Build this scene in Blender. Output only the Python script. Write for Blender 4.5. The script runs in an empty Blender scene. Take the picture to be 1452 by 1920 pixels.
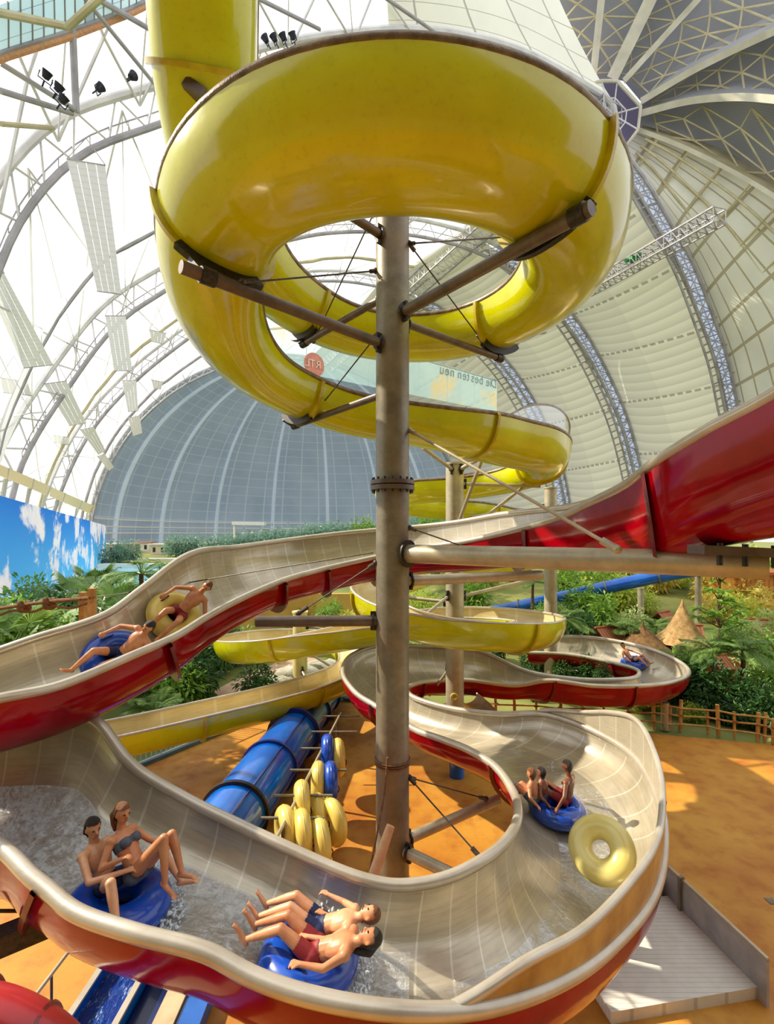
import bpy, bmesh, math, random
import numpy as np
from mathutils import Vector, Matrix, Quaternion
random.seed(7)
V = Vector
sc = bpy.context.scene
col = sc.collection
PI = math.pi
F, HV, HC = 900.0, 1000.0, 7.2          # focal length and horizon row in pixels, eye height in metres
def P(u, v, d):                          # pixel + real distance -> place in the hall
    return V(((u - 726.0) / F * d, d, HC - (v - HV) / F * d))
def G(u, v, z=0.0):                      # pixel on a horizontal level
    d = (HC - z) * F / (v - HV)
    return V(((u - 726.0) / F * d, d, z))
def lerp(a, b, t): return a + (b - a) * t
def nrm(v): return v.normalized() if v.length > 1e-9 else V((0, 0, 1))
def spline(pts, n, closed=False):
    """smooth curve through points of any dimension, parametrised by chord length of the first three numbers"""
    A = np.array([list(p) for p in pts], float)
    if len(A) == 2:
        return [A[0] + (A[1] - A[0]) * t for t in np.linspace(0, 1, n)]
    ch = np.linalg.norm(np.diff(A[:, :3], axis=0), axis=1) ** 0.75
    ch = np.maximum(ch, 1e-6)
    t = np.concatenate([[0], np.cumsum(ch)])
    m = np.zeros_like(A)
    for i in range(len(A)):
        if i == 0: m[i] = (A[1] - A[0]) / ch[0]
        elif i == len(A) - 1: m[i] = (A[-1] - A[-2]) / ch[-1]
        else:
            s0 = (A[i] - A[i-1]) / ch[i-1]; s1 = (A[i+1] - A[i]) / ch[i]
            m[i] = (s0 * ch[i] + s1 * ch[i-1]) / (ch[i] + ch[i-1])
    out = []
    for x in np.linspace(0, t[-1], n):
        i = min(max(int(np.searchsorted(t, x, side='right')) - 1, 0), len(A) - 2)
        h = ch[i]; s = (x - t[i]) / h
        out.append((2*s**3-3*s**2+1)*A[i] + (s**3-2*s**2+s)*h*m[i] + (-2*s**3+3*s**2)*A[i+1] + (s**3-s**2)*h*m[i+1])
    return out
def sp3(pts, n): return [V(p[:3]) for p in spline(pts, n)]
def resample(pts, n):
    pts = [V(p) for p in pts]
    L = [0.0]
    for a, b in zip(pts, pts[1:]): L.append(L[-1] + (b - a).length)
    out = []
    j = 0
    for k in range(n):
        x = L[-1] * k / (n - 1)
        while j < len(pts) - 2 and L[j+1] < x: j += 1
        seg = max(L[j+1] - L[j], 1e-9)
        out.append(pts[j].lerp(pts[j+1], min(max((x - L[j]) / seg, 0), 1)))
    return out

WM = {}
def tag(o, label=None, cat=None, group=None, kind=None):
    if label: o['label'] = label
    if cat: o['category'] = cat
    if group: o['group'] = group
    if kind: o['kind'] = kind
    return o
def thing(name, label, cat, loc=(0, 0, 0), group=None):
    o = bpy.data.objects.new(name, None); col.objects.link(o)
    o.location = loc; o.empty_display_size = .2
    WM[o.name] = Matrix.Translation(V(loc))
    return tag(o, label, cat, group)
def link(name, me, parent=None):
    o = bpy.data.objects.new(name, me); col.objects.link(o)
    if parent is not None:
        o.parent = parent
        o.matrix_parent_inverse = WM.get(parent.name, Matrix.Identity(4)).inverted()
    return o
def dup(root, loc=None, rot=None, scale=None, label=None, group=None):
    r = root.copy(); col.objects.link(r)
    if loc is not None: r.location = loc
    if rot is not None: r.rotation_euler = rot
    if scale is not None: r.scale = scale if hasattr(scale, '__len__') else (scale,)*3
    if label: r['label'] = label
    if group: r['group'] = group
    for ch in list(root.children):
        c = ch.copy(); col.objects.link(c); c.parent = r; c.matrix_parent_inverse = ch.matrix_parent_inverse.copy()
        for g in list(ch.children):
            e = g.copy(); col.objects.link(e); e.parent = c; e.matrix_parent_inverse = g.matrix_parent_inverse.copy()
    return r

class MB:
    def __init__(s): s.v = []; s.f = []; s.uv = None
    def add(s, vs, fs):
        b = len(s.v); s.v += [tuple(x) for x in vs]; s.f += [tuple(i + b for i in f) for f in fs]; return s
    def box(s, c, size, rot=None):
        hx, hy, hz = size[0]/2, size[1]/2, size[2]/2
        M = rot.to_3x3() if rot is not None else Matrix.Identity(3)
        c = V(c)
        vs = [c + M @ V((x*hx, y*hy, z*hz)) for x in (-1, 1) for y in (-1, 1) for z in (-1, 1)]
        return s.add(vs, [(0,1,3,2),(4,6,7,5),(0,4,5,1),(2,3,7,6),(0,2,6,4),(1,5,7,3)])
    def tube(s, path, r, n=8, caps=True, squash=None):
        path = [V(p) for p in path]
        rr = r if hasattr(r, '__len__') else [r] * len(path)
        t0 = nrm(path[1] - path[0])
        up = V((0, 0, 1)) if abs(t0.z) < .95 else V((0, 1, 0))
        x = nrm(t0.cross(up)); vs = []; m = len(path)
        for i, p in enumerate(path):
            t = nrm(path[min(i+1, m-1)] - path[max(i-1, 0)])
            x = nrm(x - t * x.dot(t)); y = t.cross(x)
            for k in range(n):
                a = 2*PI*k/n
                vs.append(p + (x*math.cos(a) + y*math.sin(a)*(squash or 1)) * rr[i])
        fs = [(i*n+k, i*n+(k+1) % n, (i+1)*n+(k+1) % n, (i+1)*n+k) for i in range(m-1) for k in range(n)]
        if caps: fs += [tuple(range(n-1, -1, -1)), tuple((m-1)*n + k for k in range(n))]
        return s.add(vs, fs)
    def bar(s, a, b, r, n=8): return s.tube([a, b], r, n)
    def sbar(s, a, b, w, h, up=V((0, 0, 1))):       # rectangular bar
        a, b = V(a), V(b); t = nrm(b - a)
        if abs(t.dot(up)) > .97: up = V((0, 1, 0))
        x = nrm(t.cross(up)) * (w/2); y = nrm(x.cross(t)) * (h/2)
        return s.add([a-x-y, a+x-y, a+x+y, a-x+y, b-x-y, b+x-y, b+x+y, b-x+y],
                     [(0,1,2,3),(7,6,5,4),(0,4,5,1),(1,5,6,2),(2,6,7,3),(3,7,4,0)])
    def sweep(s, path, w, h, side):                   # rectangular section swept, side = across direction
        vs = []; path = [V(p) for p in path]; m = len(path)
        for i, p in enumerate(path):
            t = nrm(path[min(i+1, m-1)] - path[max(i-1, 0)])
            sd = side(i) if callable(side) else side
            x = nrm(sd - t*sd.dot(t)); y = t.cross(x)
            vs += [p - x*w/2 - y*h/2, p + x*w/2 - y*h/2, p + x*w/2 + y*h/2, p - x*w/2 + y*h/2]
        fs = [(i*4+k, i*4+(k+1) % 4, (i+1)*4+(k+1) % 4, (i+1)*4+k) for i in range(m-1) for k in range(4)]
        fs += [(3,2,1,0), ((m-1)*4, (m-1)*4+1, (m-1)*4+2, (m-1)*4+3)]
        return s.add(vs, fs)
    def rows(s, R, close=False):
        n = len(R[0]); vs = [p for r in R for p in r]
        fs = []
        for i in range(len(R)-1):
            for k in range(n if close else n-1):
                fs.append((i*n+k, i*n+(k+1) % n, (i+1)*n+(k+1) % n, (i+1)*n+k))
        return s.add(vs, fs)
    def ball(s, c, r, nu=12, nv=8, M=None):
        r = r if hasattr(r, '__len__') else (r, r, r); c = V(c); R = []
        for j in range(nv+1):
            th = PI*j/nv
            row = []
            for i in range(nu):
                a = 2*PI*i/nu
                q = V((r[0]*math.sin(th)*math.cos(a), r[1]*math.sin(th)*math.sin(a), r[2]*math.cos(th)))
                row.append(c + (M @ q if M else q))
            R.append(row)
        return s.rows(R, True)
    def torus(s, c, R, r, M=None, nu=40, nv=16, sq=1.0):
        c = V(c); rows = []
        for i in range(nu+1):
            a = 2*PI*i/nu; row = []
            for k in range(nv):
                b = 2*PI*k/nv
                q = V(((R + r*math.cos(b))*math.cos(a), (R + r*math.cos(b))*math.sin(a), r*sq*math.sin(b)))
                row.append(c + (M @ q if M else q))
            rows.append(row)
        return s.rows(rows, True)
    def lathe(s, prof, c=(0, 0, 0), n=20):
        c = V(c)
        return s.rows([[c + V((r*math.cos(2*PI*k/n), r*math.sin(2*PI*k/n), z)) for k in range(n)] for r, z in prof], True)
    def ngon(s, pts): return s.add(pts, [tuple(range(len(pts)))])
    def mesh(s, name, mat, smooth=True):
        me = bpy.data.meshes.new(name); me.from_pydata(s.v, [], s.f)
        if mat is not None: me.materials.append(mat)
        if smooth and len(me.polygons):
            me.polygons.foreach_set('use_smooth', [True]*len(me.polygons))
            try: me.set_sharp_from_angle(angle=math.radians(38))
            except Exception: pass
        me.update()
        return me
    def build(s, name, mat, parent=None, smooth=True): return link(name, s.mesh(name, mat, smooth), parent)

def grid_uv(name, R, U, Vv, mat, parent=None, smooth=True):
    """surface through rows of points; UV map from U[i][k], Vv[i][k]"""
    n = len(R[0]); me = bpy.data.meshes.new(name)
    vs = [tuple(p) for r in R for p in r]; fs = []
    for i in range(len(R)-1):
        for k in range(n-1): fs.append((i*n+k, i*n+k+1, (i+1)*n+k+1, (i+1)*n+k))
    me.from_pydata(vs, [], fs)
    uv = me.uv_layers.new(name='UVMap'); fl = []
    for f in fs:
        for q in f:
            i, k = divmod(q, n); fl += [U[i][k], Vv[i][k]]
    uv.data.foreach_set('uv', fl)
    me.materials.append(mat)
    if smooth: me.polygons.foreach_set('use_smooth', [True]*len(fs))
    me.update()
    return link(name, me, parent)

# ---------------------------------------------------------------- materials
def srgb(r, g, b):
    f = lambda c: (c/255/12.92) if c/255 <= .04045 else ((c/255 + .055)/1.055)**2.4
    return (f(r), f(g), f(b), 1.0)
class NT:
    def __init__(s, name):
        s.m = bpy.data.materials.new(name); s.m.use_nodes = True
        s.t = s.m.node_tree; s.t.nodes.clear()
        s.out = s.t.nodes.new('ShaderNodeOutputMaterial')
    def n(s, typ, **kw):
        nd = s.t.nodes.new('ShaderNode' + typ)
        for k, v in kw.items():
            if k.startswith('_'): setattr(nd, k[1:], v)
            else:
                key = k.replace('__', ' ')
                nd.inputs[int(key[1:]) if key[0] == 'i' and key[1:].isdigit() else key].default_value = v
        return nd
    def l(s, a, b): s.t.links.new(a, b)
    def math(s, op, a, b=None):
        nd = s.t.nodes.new('ShaderNodeMath'); nd.operation = op
        for i, x in enumerate((a, b)):
            if x is None: continue
            if isinstance(x, (int, float)): nd.inputs[i].default_value = x
            else: s.l(x, nd.inputs[i])
        return nd.outputs[0]
    def mix(s, fac, a, b):
        nd = s.t.nodes.new('ShaderNodeMix'); nd.data_type = 'RGBA'
        for sock, x in ((nd.inputs['Factor'], fac), (nd.inputs[6], a), (nd.inputs[7], b)):
            if isinstance(x, (int, float)): sock.default_value = x
            elif isinstance(x, tuple): sock.default_value = x
            else: s.l(x, sock)
        return nd.outputs[2]
    def ramp(s, fac, lo, hi):
        nd = s.t.nodes.new('ShaderNodeMapRange'); nd.inputs[1].default_value = lo; nd.inputs[2].default_value = hi
        s.l(fac, nd.inputs[0]); return nd.outputs[0]
    def noise(s, scale, detail=4, rough=.55, vec=None, dist=0.0):
        nd = s.n('TexNoise', Scale=scale, Detail=detail, Roughness=rough, Distortion=dist)
        s.l(vec if vec is not None else s.obj(), nd.inputs['Vector']); return nd.outputs['Fac']
    def obj(s):
        if not hasattr(s, '_o'): s._o = s.t.nodes.new('ShaderNodeTexCoord')
        return s._o.outputs['Object']
    def uv(s):
        s.obj(); return s._o.outputs['UV']
    def sep(s, vec):
        nd = s.n('SeparateXYZ'); s.l(vec, nd.inputs[0]); return nd.outputs
    def bump(s, h, strength, dist=.05):
        nd = s.n('Bump', Strength=strength, Distance=dist); s.l(h, nd.inputs['Height']); return nd.outputs[0]
    def done(s, sh): s.l(sh, s.out.inputs['Surface']); return s.m
    def pbr(s, colour, rough=.5, metal=0.0, normal=None, coat=0.0, spec=.5, emit=None, estr=0.0, trans=0.0, alpha=1.0):
        p = s.n('BsdfPrincipled')
        for key, x in (('Base Color', colour), ('Roughness', rough), ('Metallic', metal), ('Coat Weight', coat),
                       ('Specular IOR Level', spec), ('Transmission Weight', trans), ('Alpha', alpha)):
            if isinstance(x, (int, float, tuple)): p.inputs[key].default_value = x
            else: s.l(x, p.inputs[key])
        p.inputs['Coat Roughness'].default_value = .06
        if normal is not None: s.l(normal, p.inputs['Normal'])
        if emit is not None:
            if isinstance(emit, tuple): p.inputs['Emission Color'].default_value = emit
            else: s.l(emit, p.inputs['Emission Color'])
            p.inputs['Emission Strength'].default_value = estr
        return p.outputs[0]
MC = {}
def pm(name, rgb, rough=.5, metal=0., rgb2=None, scale=3., bump=0., bscale=None, coat=0., spec=.5, lo=.35, hi=.68, detail=5):
    """plain procedural material: base colour broken up by noise, optional bump"""
    if name in MC: return MC[name]
    t = NT(name)
    c2 = rgb2 or tuple(int(x*.86) for x in rgb)
    nz = t.noise(scale, detail)
    c = t.mix(t.ramp(nz, lo, hi), srgb(*rgb), srgb(*c2))
    nb = t.bump(t.noise(bscale or scale*6, 3), bump) if bump else None
    MC[name] = t.done(t.pbr(c, rough, metal, nb, coat, spec)); return MC[name]
def shell_mat(name, rgb, rgb2, trl=0.0, rough=.16, coat=.5):
    t = NT(name)
    nz = t.noise(1.1, 4); fine = t.noise(14, 3)
    c = t.mix(t.ramp(nz, .35, .7), srgb(*rgb), srgb(*rgb2))
    c = t.mix(t.math('MULTIPLY', t.ramp(fine, .55, .8), .25), c, srgb(*[int(x*.75) for x in rgb2]))
    b = t.bump(t.noise(2.2, 2), .12, .05)
    p = t.pbr(c, rough, 0, b, coat, .5 if coat > .3 else .2)
    if trl:
        tr = t.n('BsdfTranslucent'); t.l(c, tr.inputs[0])
        mx = t.n('MixShader', i0=trl); t.l(p, mx.inputs[1]); t.l(tr.outputs[0], mx.inputs[2])
        return t.done(mx.outputs[0])
    return t.done(p)
M_YEL = shell_mat('yellow gelcoat', (222, 224, 0), (208, 206, 0), .1)
M_RED = shell_mat('red gelcoat', (160, 1, 20), (126, 1, 14), 0.0, .12, .24)
M_BLUE = shell_mat('blue gelcoat', (0, 106, 206), (0, 78, 176), 0)
def lining_mat(name, rgb, rgb2, seam, step, metal=.35, rough=.24):
    t = NT(name)
    s = t.sep(t.uv())
    fr = t.math('FRACT', t.math('DIVIDE', s[0], step))
    line = t.math('LESS_THAN', t.math('ABSOLUTE', t.math('SUBTRACT', fr, .5)), .03)
    nz = t.noise(1.3, 5); st = t.n('TexNoise', Scale=6.0, Detail=4.0)
    mp = t.n('Mapping'); mp.inputs['Scale'].default_value = (.25, 9, 1); t.l(t.uv(), mp.inputs[0]); t.l(mp.outputs[0], st.inputs['Vector'])
    c = t.mix(t.ramp(nz, .35, .7), srgb(*rgb), srgb(*rgb2))
    c = t.mix(t.math('MULTIPLY', t.ramp(st.outputs['Fac'], .45, .75), .35), c, srgb(*[int(x*.7) for x in rgb2]))
    c = t.mix(t.math('MULTIPLY', line, .42), c, srgb(*seam))
    b = t.bump(t.math('ADD', t.math('MULTIPLY', line, .5), t.math('MULTIPLY', st.outputs['Fac'], .25)), .5, .02)
    r = t.math('ADD', t.math('MULTIPLY', st.outputs['Fac'], .2), rough-.1)
    return t.done(t.pbr(c, r, metal, b, .15, .5))
M_LIN = lining_mat('grey beige flume lining', (208, 196, 172), (180, 168, 144), (240, 234, 218), .5)
M_LINY = lining_mat('pale yellow flume lining', (222, 206, 158), (206, 186, 130), (240, 232, 206), 1.6, .1)
M_RIM = pm('brushed rim', (204, 194, 178), .3, .4, (184, 172, 154), 2, .05)
M_RIMB = pm('brown stained rim', (140, 120, 98), .4, .5, (96, 78, 60), 6, .15)
M_FLR = pm('dark red flange', (120, 6, 14), .3, 0, (90, 3, 9), 4, coat=.3)
M_FLY = pm('yellow flange', (204, 188, 4), .3, 0, (176, 146, 0), 4, coat=.3)
M_FLB = pm('dark blue flange', (8, 40, 120), .3, 0, (5, 28, 92), 4, coat=.3)
def galv(name, a, b, c, scale=2.6):
    t = NT(name)
    vo = t.n('TexVoronoi', Scale=22.0); t.l(t.obj(), vo.inputs['Vector'])
    n1 = t.noise(scale, 6, .65); n2 = t.noise(.9, 3)
    cc = t.mix(t.ramp(n1, .35, .68), srgb(*a), srgb(*b))
    cc = t.mix(t.math('MULTIPLY', t.ramp(n2, .5, .72), .6), cc, srgb(*c))
    cc = t.mix(t.math('MULTIPLY', vo.outputs['Distance'], .25), cc, srgb(*b))
    return t.done(t.pbr(cc, .42, .35, t.bump(n1, .15, .02)))
M_GALV = galv('weathered galvanised steel', (150, 142, 122), (114, 106, 92), (142, 112, 88))
M_GALVD = galv('dark stained galvanised steel', (122, 108, 96), (84, 72, 66), (112, 78, 60))
M_GALVL = galv('pale galvanised steel', (196, 186, 160), (160, 150, 126), (176, 158, 120))
M_BOLT = pm('dark steel', (72, 66, 62), .45, .7, (48, 44, 42), 20)
M_WIRE = pm('steel cable', (92, 84, 76), .5, .6, (60, 54, 50), 20)
M_STEELW = pm('pale roof steel', (226, 224, 224), .5, .0, (200, 198, 200), .3)
M_STEELT = pm('tan roof steel', (206, 196, 160), .6, 0, (180, 168, 132), .3)
M_STEELG = pm('grey roof steel', (178, 174, 178), .5, .1, (146, 142, 148), .3)
M_CONC = pm('pale concrete beam', (214, 208, 190), .7, 0, (184, 178, 160), .2)
def membrane(name, tr, base, em):
    t = NT(name)
    d = t.n('BsdfDiffuse', Color=base); q = t.n('BsdfTranslucent', Color=base); e = t.n('BsdfTransparent', Color=(1, 1, 1, 1))
    m1 = t.n('MixShader', i0=.6); t.l(d.outputs[0], m1.inputs[1]); t.l(q.outputs[0], m1.inputs[2])
    s = t.sep(t.uv()); fr = t.math('FRACT', t.math('MULTIPLY', s[1], 6.0))
    band = t.math('LESS_THAN', t.math('ABSOLUTE', t.math('SUBTRACT', s[0], .52)), .05)
    fac = t.math('SUBTRACT', tr, t.math('MULTIPLY', band, .3))
    m2 = t.n('MixShader'); t.l(fac, m2.inputs[0]); t.l(m1.outputs[0], m2.inputs[1]); t.l(e.outputs[0], m2.inputs[2])
    return t.done(m2.outputs[0])
M_MEMB = membrane('clear white foil', .72, (.9, .91, .93, 1), 0)
def fabric(name):
    t = NT(name); s = t.sep(t.uv())
    wav = t.math('FRACT', t.math('MULTIPLY', t.math('ADD', s[1], t.math('MULTIPLY', t.math('POWER', t.math('ABSOLUTE', t.math('SUBTRACT', s[0], .5)), 2.0), .05)), 42.0))
    lin = t.math('FRACT', t.math('MULTIPLY', s[1], 7.0))
    ln = t.math('LESS_THAN', t.math('ABSOLUTE', t.math('SUBTRACT', lin, .5)), .022)
    dash = t.math('LESS_THAN', t.math('FRACT', t.math('MULTIPLY', s[0], 14.0)), .65)
    c = t.mix(t.ramp(wav, 0, 1), srgb(246, 242, 226), srgb(218, 214, 200))
    c = t.mix(t.math('MULTIPLY', t.math('GREATER_THAN', s[0], .5), .22), c, srgb(200, 200, 196))
    c = t.mix(t.math('MULTIPLY', t.math('MULTIPLY', ln, dash), .6), c, srgb(120, 112, 98))
    return t.done(t.pbr(c, .8, 0, t.bump(wav, .5, .5), 0, .2, c, .16))  # fabric glows faintly in its own colour, in place of bounced light
M_FAB = fabric('white roof fabric')
def gridpanel(name, c1, c2, line, nu, nv, em=.1, wid=.035, rib=0, diag=False):
    t = NT(name); s = t.sep(t.uv())
    def ln(x, n):
        f = t.math('FRACT', t.math('MULTIPLY', x, float(n)))
        return t.math('LESS_THAN', t.math('ABSOLUTE', t.math('SUBTRACT', f, .5)), wid)
    L = t.math('MAXIMUM', ln(s[0], nu), ln(s[1], nv))
    if diag:
        L = t.math('MAXIMUM', L, ln(t.math('ADD', t.math('MULTIPLY', s[0], float(nu)), t.math('MULTIPLY', s[1], float(nv))), 1))
        L = t.math('MAXIMUM', L, ln(t.math('SUBTRACT', t.math('MULTIPLY', s[0], float(nu)), t.math('MULTIPLY', s[1], float(nv))), 1))
    nz = t.noise(.05, 5)
    c = t.mix(t.ramp(nz, .3, .7), srgb(*c1), srgb(*c2))
    if rib:
        w = t.math('FRACT', t.math('MULTIPLY', s[0], float(rib)))
        c = t.mix(t.math('MULTIPLY', w, .35), c, srgb(*[int(x*.7) for x in c2]))
    c = t.mix(t.math('MULTIPLY', L, .75), c, srgb(*line))
    return t.done(t.pbr(c, .75, 0, None, 0, .2, c, em))  # em lets the panel glow in its own colour, standing in for light
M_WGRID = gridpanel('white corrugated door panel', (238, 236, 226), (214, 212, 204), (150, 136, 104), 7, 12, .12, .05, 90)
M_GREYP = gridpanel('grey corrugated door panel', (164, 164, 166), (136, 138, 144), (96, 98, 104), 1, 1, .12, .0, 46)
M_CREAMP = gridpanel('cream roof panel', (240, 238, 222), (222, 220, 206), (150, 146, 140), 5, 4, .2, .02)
M_FARCAP = gridpanel('hazy blue grey door panel', (162, 176, 190), (146, 162, 178), (186, 198, 206), 24, 26, .34, .03)  # distance haze painted into the panel colour and its glow
M_HUB = gridpanel('violet grey hub plate', (140, 134, 156), (112, 106, 128), (176, 170, 184), 6, 3, .3, .03)  # plate glows faintly to lift the dark hub
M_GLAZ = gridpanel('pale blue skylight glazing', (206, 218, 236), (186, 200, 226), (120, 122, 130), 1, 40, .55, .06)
# ---------------------------------------------------------------- hall roof
A1L = [(-190,1010,44),(-120,640,49),(0,330,55),(130,212,62),(290,160,69),(480,92,77),(640,62,85),(800,55,93),(980,95,102),(1150,190,111)]
A1R = [(1150,190,111),(1171,285,114),(1206,330,116),(1256,415,120),(1296,485,125),(1341,600,132),(1366,675,137),(1383,755,142),(1415,900,148),(1428,1008,150)]
A2L = [(-40,1008,88),(0,845,92),(100,685,100),(200,565,108),(285,510,115),(400,450,123),(510,420,130),(605,403,137),(700,402,143),(790,412,147),(870,432,152)]
A2R = [(870,432,152),(935,462,157),(991,500,162),(1071,585,170),(1106,635,175),(1141,700,180),(1176,780,184),(1203,880,188),(1225,1008,190)]
A3L = [(60,1006,135),(95,900,140),(150,795,148),(235,700,158),(325,628,166),(430,560,174),(550,512,181),(650,508,186),(720,520,190)]
A3R = [(720,520,190),(800,560,198),(880,612,205),(941,665,210),(996,740,215),(1051,860,221),(1066,925,224),(1078,1005,226)]
FC = V((-43, 273.5, 0)); FLAT = V((98, 48.5, 0)); FN = V((-.44, .9, 0)); FH = 108.0
def fcap(al, ph): return FC + V((0,0,1))*FH*math.cos(al) + (FLAT*math.cos(ph) + FN*100*math.sin(ph))*math.sin(al)
N = 40
def curve(px, n=N): return sp3([P(*p) for p in px], n)
c1l, c1r, c2l, c2r, c3l, c3r = [curve(x) for x in (A1L, A1R, A2L, A2R, A3L, A3R)]
c4l = [fcap(PI/2*(1-i/(N-1)), PI) for i in range(N)]; c4r = [fcap(PI/2*i/(N-1), 0) for i in range(N)]
def loft(name, ca, cb, mat, nk=10, sagz=0.0, kind='structure', parent=None, flip=False):
    R = []; U = []; W = []
    n = len(ca)
    for i in range(n):
        row = []; cu = []; cv = []
        for k in range(nk+1):
            f = k/nk; p = ca[i].lerp(cb[i], f)
            p = p + (p - V((-20, 150, 0))).normalized() * (-sagz * 4*f*(1-f))
            row.append(p); cu.append(f); cv.append(i/(n-1))
        R.append(row); U.append(cu); W.append(cv)
    o = grid_uv(name, R, U, W, mat, parent)
    if kind: o['kind'] = kind
    return o
lab = 'structure'
loft('ceiling', c1l, c2l, M_MEMB, 10, 3.5)
loft('ceiling', c2l, c3l, M_MEMB, 10, 3.5)
loft('ceiling', c3l, c4l, M_MEMB, 10, 3.5)
def shift(px, du, dd=0): return [(u + du, v + abs(du)*.25, d + dd) for u, v, d in px]
for a, b in (((A1R, 111), (A2R, 152)), ((A2R, 0), (A3R, 0)), ((A3R, 0), None)):
    left = curve([(u - 21*min(1, i/2.0), v + 6*min(1, i/2.0), d) for i, (u, v, d) in enumerate(a[0])])
    right = curve(b[0]) if b else c4r
    loft('ceiling', left, right, M_FAB, 12, 2.0)
# near end cap: ribs fanning from the hub
top = curve([(-420,330,34),(-150,-20,42),(100,-130,50),(400,-190,60),(640,-190,72),(800,-170,84),(900,-150,92),(1000,-120,98)])
k = 27
o = loft('ceiling', c1l[:k+1], top[:k+1], M_MEMB, 10, 1.5)
o = loft('ceiling', c1l[k:], top[k:], M_CREAMP, 10, 1.0)
RIBS = [
 [(1085,160,111),(1062,80,108),(1035,0,104),(1000,-120,98)],
 [(1112,150,111),(1128,0,105),(1140,-110,99)],
 [(1148,148,111),(1215,10,104),(1270,-110,97)],
 [(1170,152,111),(1290,20,103),(1400,-100,95)],
 [(1202,190,111),(1300,132,105),(1380,92,99),(1470,50,92),(1650,-40,80)],
 [(1203,212,111),(1290,190,107),(1380,182,101),(1470,188,95),(1650,215,84)],
 [(1198,243,112),(1280,275,110),(1380,325,107),(1470,380,103),(1600,480,98),(1720,740,95),(1750,1010,94)]]
rc = [curve(r) for r in RIBS]
push = lambda c, f: [V((p.x*f, p.y*f, HC + (p.z-HC)*f)) for p in c]
for i in range(6):
    loft('ceiling', push(rc[i], 1.06), push(rc[i+1], 1.06), M_GREYP, 10, 0)
loft('ceiling', push(rc[6], 1.02), curve(A1R[1:]), M_WGRID, 12, 2.0)
# ribs of the near cap
ribw = [2.6, 1.5, 2.6, 1.2, 1.3, 1.3, .8]
ribl = ['cream broad rib at the left edge of the rib fan above the hub', 'white narrow concrete rib rising almost straight up from the hub',
        'white broad concrete rib leaning right above the hub', 'thin double edged grey rib rising steeply to the upper right of the hub',
        'long cream rib curving from hub to upper right corner', 'nearly level cream rib curving right from the middle of the hub',
        'lowest cream rib bordering the white gridded wall panel']
hubp = P(1152, 215, 111)
for i, c in enumerate(rc):
    t = thing('roof_rib', ribl[i], 'roof rib', c[0], 'ribs fanning from the roof hub')
    nrmv = lambda j, c=c: nrm((c[j] - V((0, 0, HC))).cross(c[min(j+1, N-1)] - c[max(j-1, 0)]))
    MB().sweep(c, ribw[i], .6, nrmv).build('flange', M_CONC, t, False)
    far = push(c, 1.06)
    if i in (2, 4, 5, 6):
        off = V((0, 0, 3.6)) if i != 6 else V((3.0, 0, 3.0))
        MB().rows([c, [p + off*min(1, .35 + j/12) + (q-p)*.8 for j, (p, q) in enumerate(zip(c, far))]]).build('web_plate', M_GREYP if i != 6 else M_STEELT, t)
# triangulated lattice between ribs
def tri_lattice(name, ca, cb, rows, r, mat, label, cat, f0=.05, f1=1.0, start=2, parent=None, m=12):
    mb = MB(); n = len(ca)
    idx = [start + (n-1-start)*i/m for i in range(m+1)]
    at = lambda c, x: c[int(x)].lerp(c[min(int(x)+1, n-1)], x-int(x))
    g = [[at(ca, x).lerp(at(cb, x), (f0 + (f1-f0)*(k + (.5 if i % 2 else 0))/rows)) for k in range(rows+1) if (k + (.5 if i % 2 else 0)) <= rows] for i, x in enumerate(idx)]
    for i, row in enumerate(g):
        for k in range(len(row)-1): mb.bar(row[k], row[k+1], r, 5)
        if i < m:
            nx = g[i+1]
            for k, p in enumerate(row):
                for kk in ((k-1, k) if i % 2 == 0 else (k, k+1)):
                    if 0 <= kk < len(nx): mb.bar(p, nx[kk], r, 5)
    o = mb.build(name, mat, parent)
    return tag(o, label, cat)
lt = ['tan triangulated lattice left of the white narrow rib', 'tan triangulated lattice between the two white ribs above the hub',
      'tan lattice between broad white rib and thin grey rib', 'tan lattice between thin grey rib and long curving cream rib',
      'tan lattice between the two long cream ribs at right', 'tan lattice over the dark panel above the lowest cream rib']
for i in range(6):
    tri_lattice('roof_lattice', push(rc[i], 1.03), push(rc[i+1], 1.03), 1 if i < 3 else 2, .2, M_STEELT, lt[i], 'roof lattice', .08, .92, m=9)
# grid bars of the white panel at right
mb = MB(); pa = push(rc[6], 1.0); pb = curve(A1R[1:])
for i in range(2, N, 3): mb.tube([pa[i].lerp(pb[i], f/8) for f in range(9)], .28, 5)
for f in (.2, .45, .7): mb.tube([pa[i].lerp(pb[i], f) for i in range(1, N)], .3, 5)
tag(mb.build('panel_frame', M_STEELT), 'tan diagonal grid frame on the white corrugated wall at right', 'panel frame')
# hub
h = thing('roof_hub', 'violet grey octagonal cage hub where the roof ribs meet', 'roof hub', hubp)
oct_ = [(1098,160),(1128,152),(1158,152),(1202,200),(1197,243),(1166,285),(1120,285),(1090,240)]
a = [P(u, v, 109) for u, v in oct_]; b = [P(726+(u-726)*.985+6, v-6, 118) for u, v in oct_]
grid_uv('side_plate', [[x, y] for x, y in zip(a + [a[0]], b + [b[0]])], [[i/8]*2 for i in range(9)], [[0, 1]]*9, M_HUB, h, False)
MB().ngon(b).build('top_plate', M_HUB, h, False)
mb = MB()
for i in range(8): mb.bar(a[i], a[(i+1) % 8], .35, 6)
mb.build('ring_beam', M_CONC, h)
mb = MB(); ce = P(1150, 215, 112)
for i in range(8):
    mb.bar(a[i], ce, .18, 5); mb.bar(a[i].lerp(ce, .5), a[(i+1) % 8].lerp(ce, .5), .15, 5)
mb.build('cage_bars', M_STEELW, h)
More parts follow.
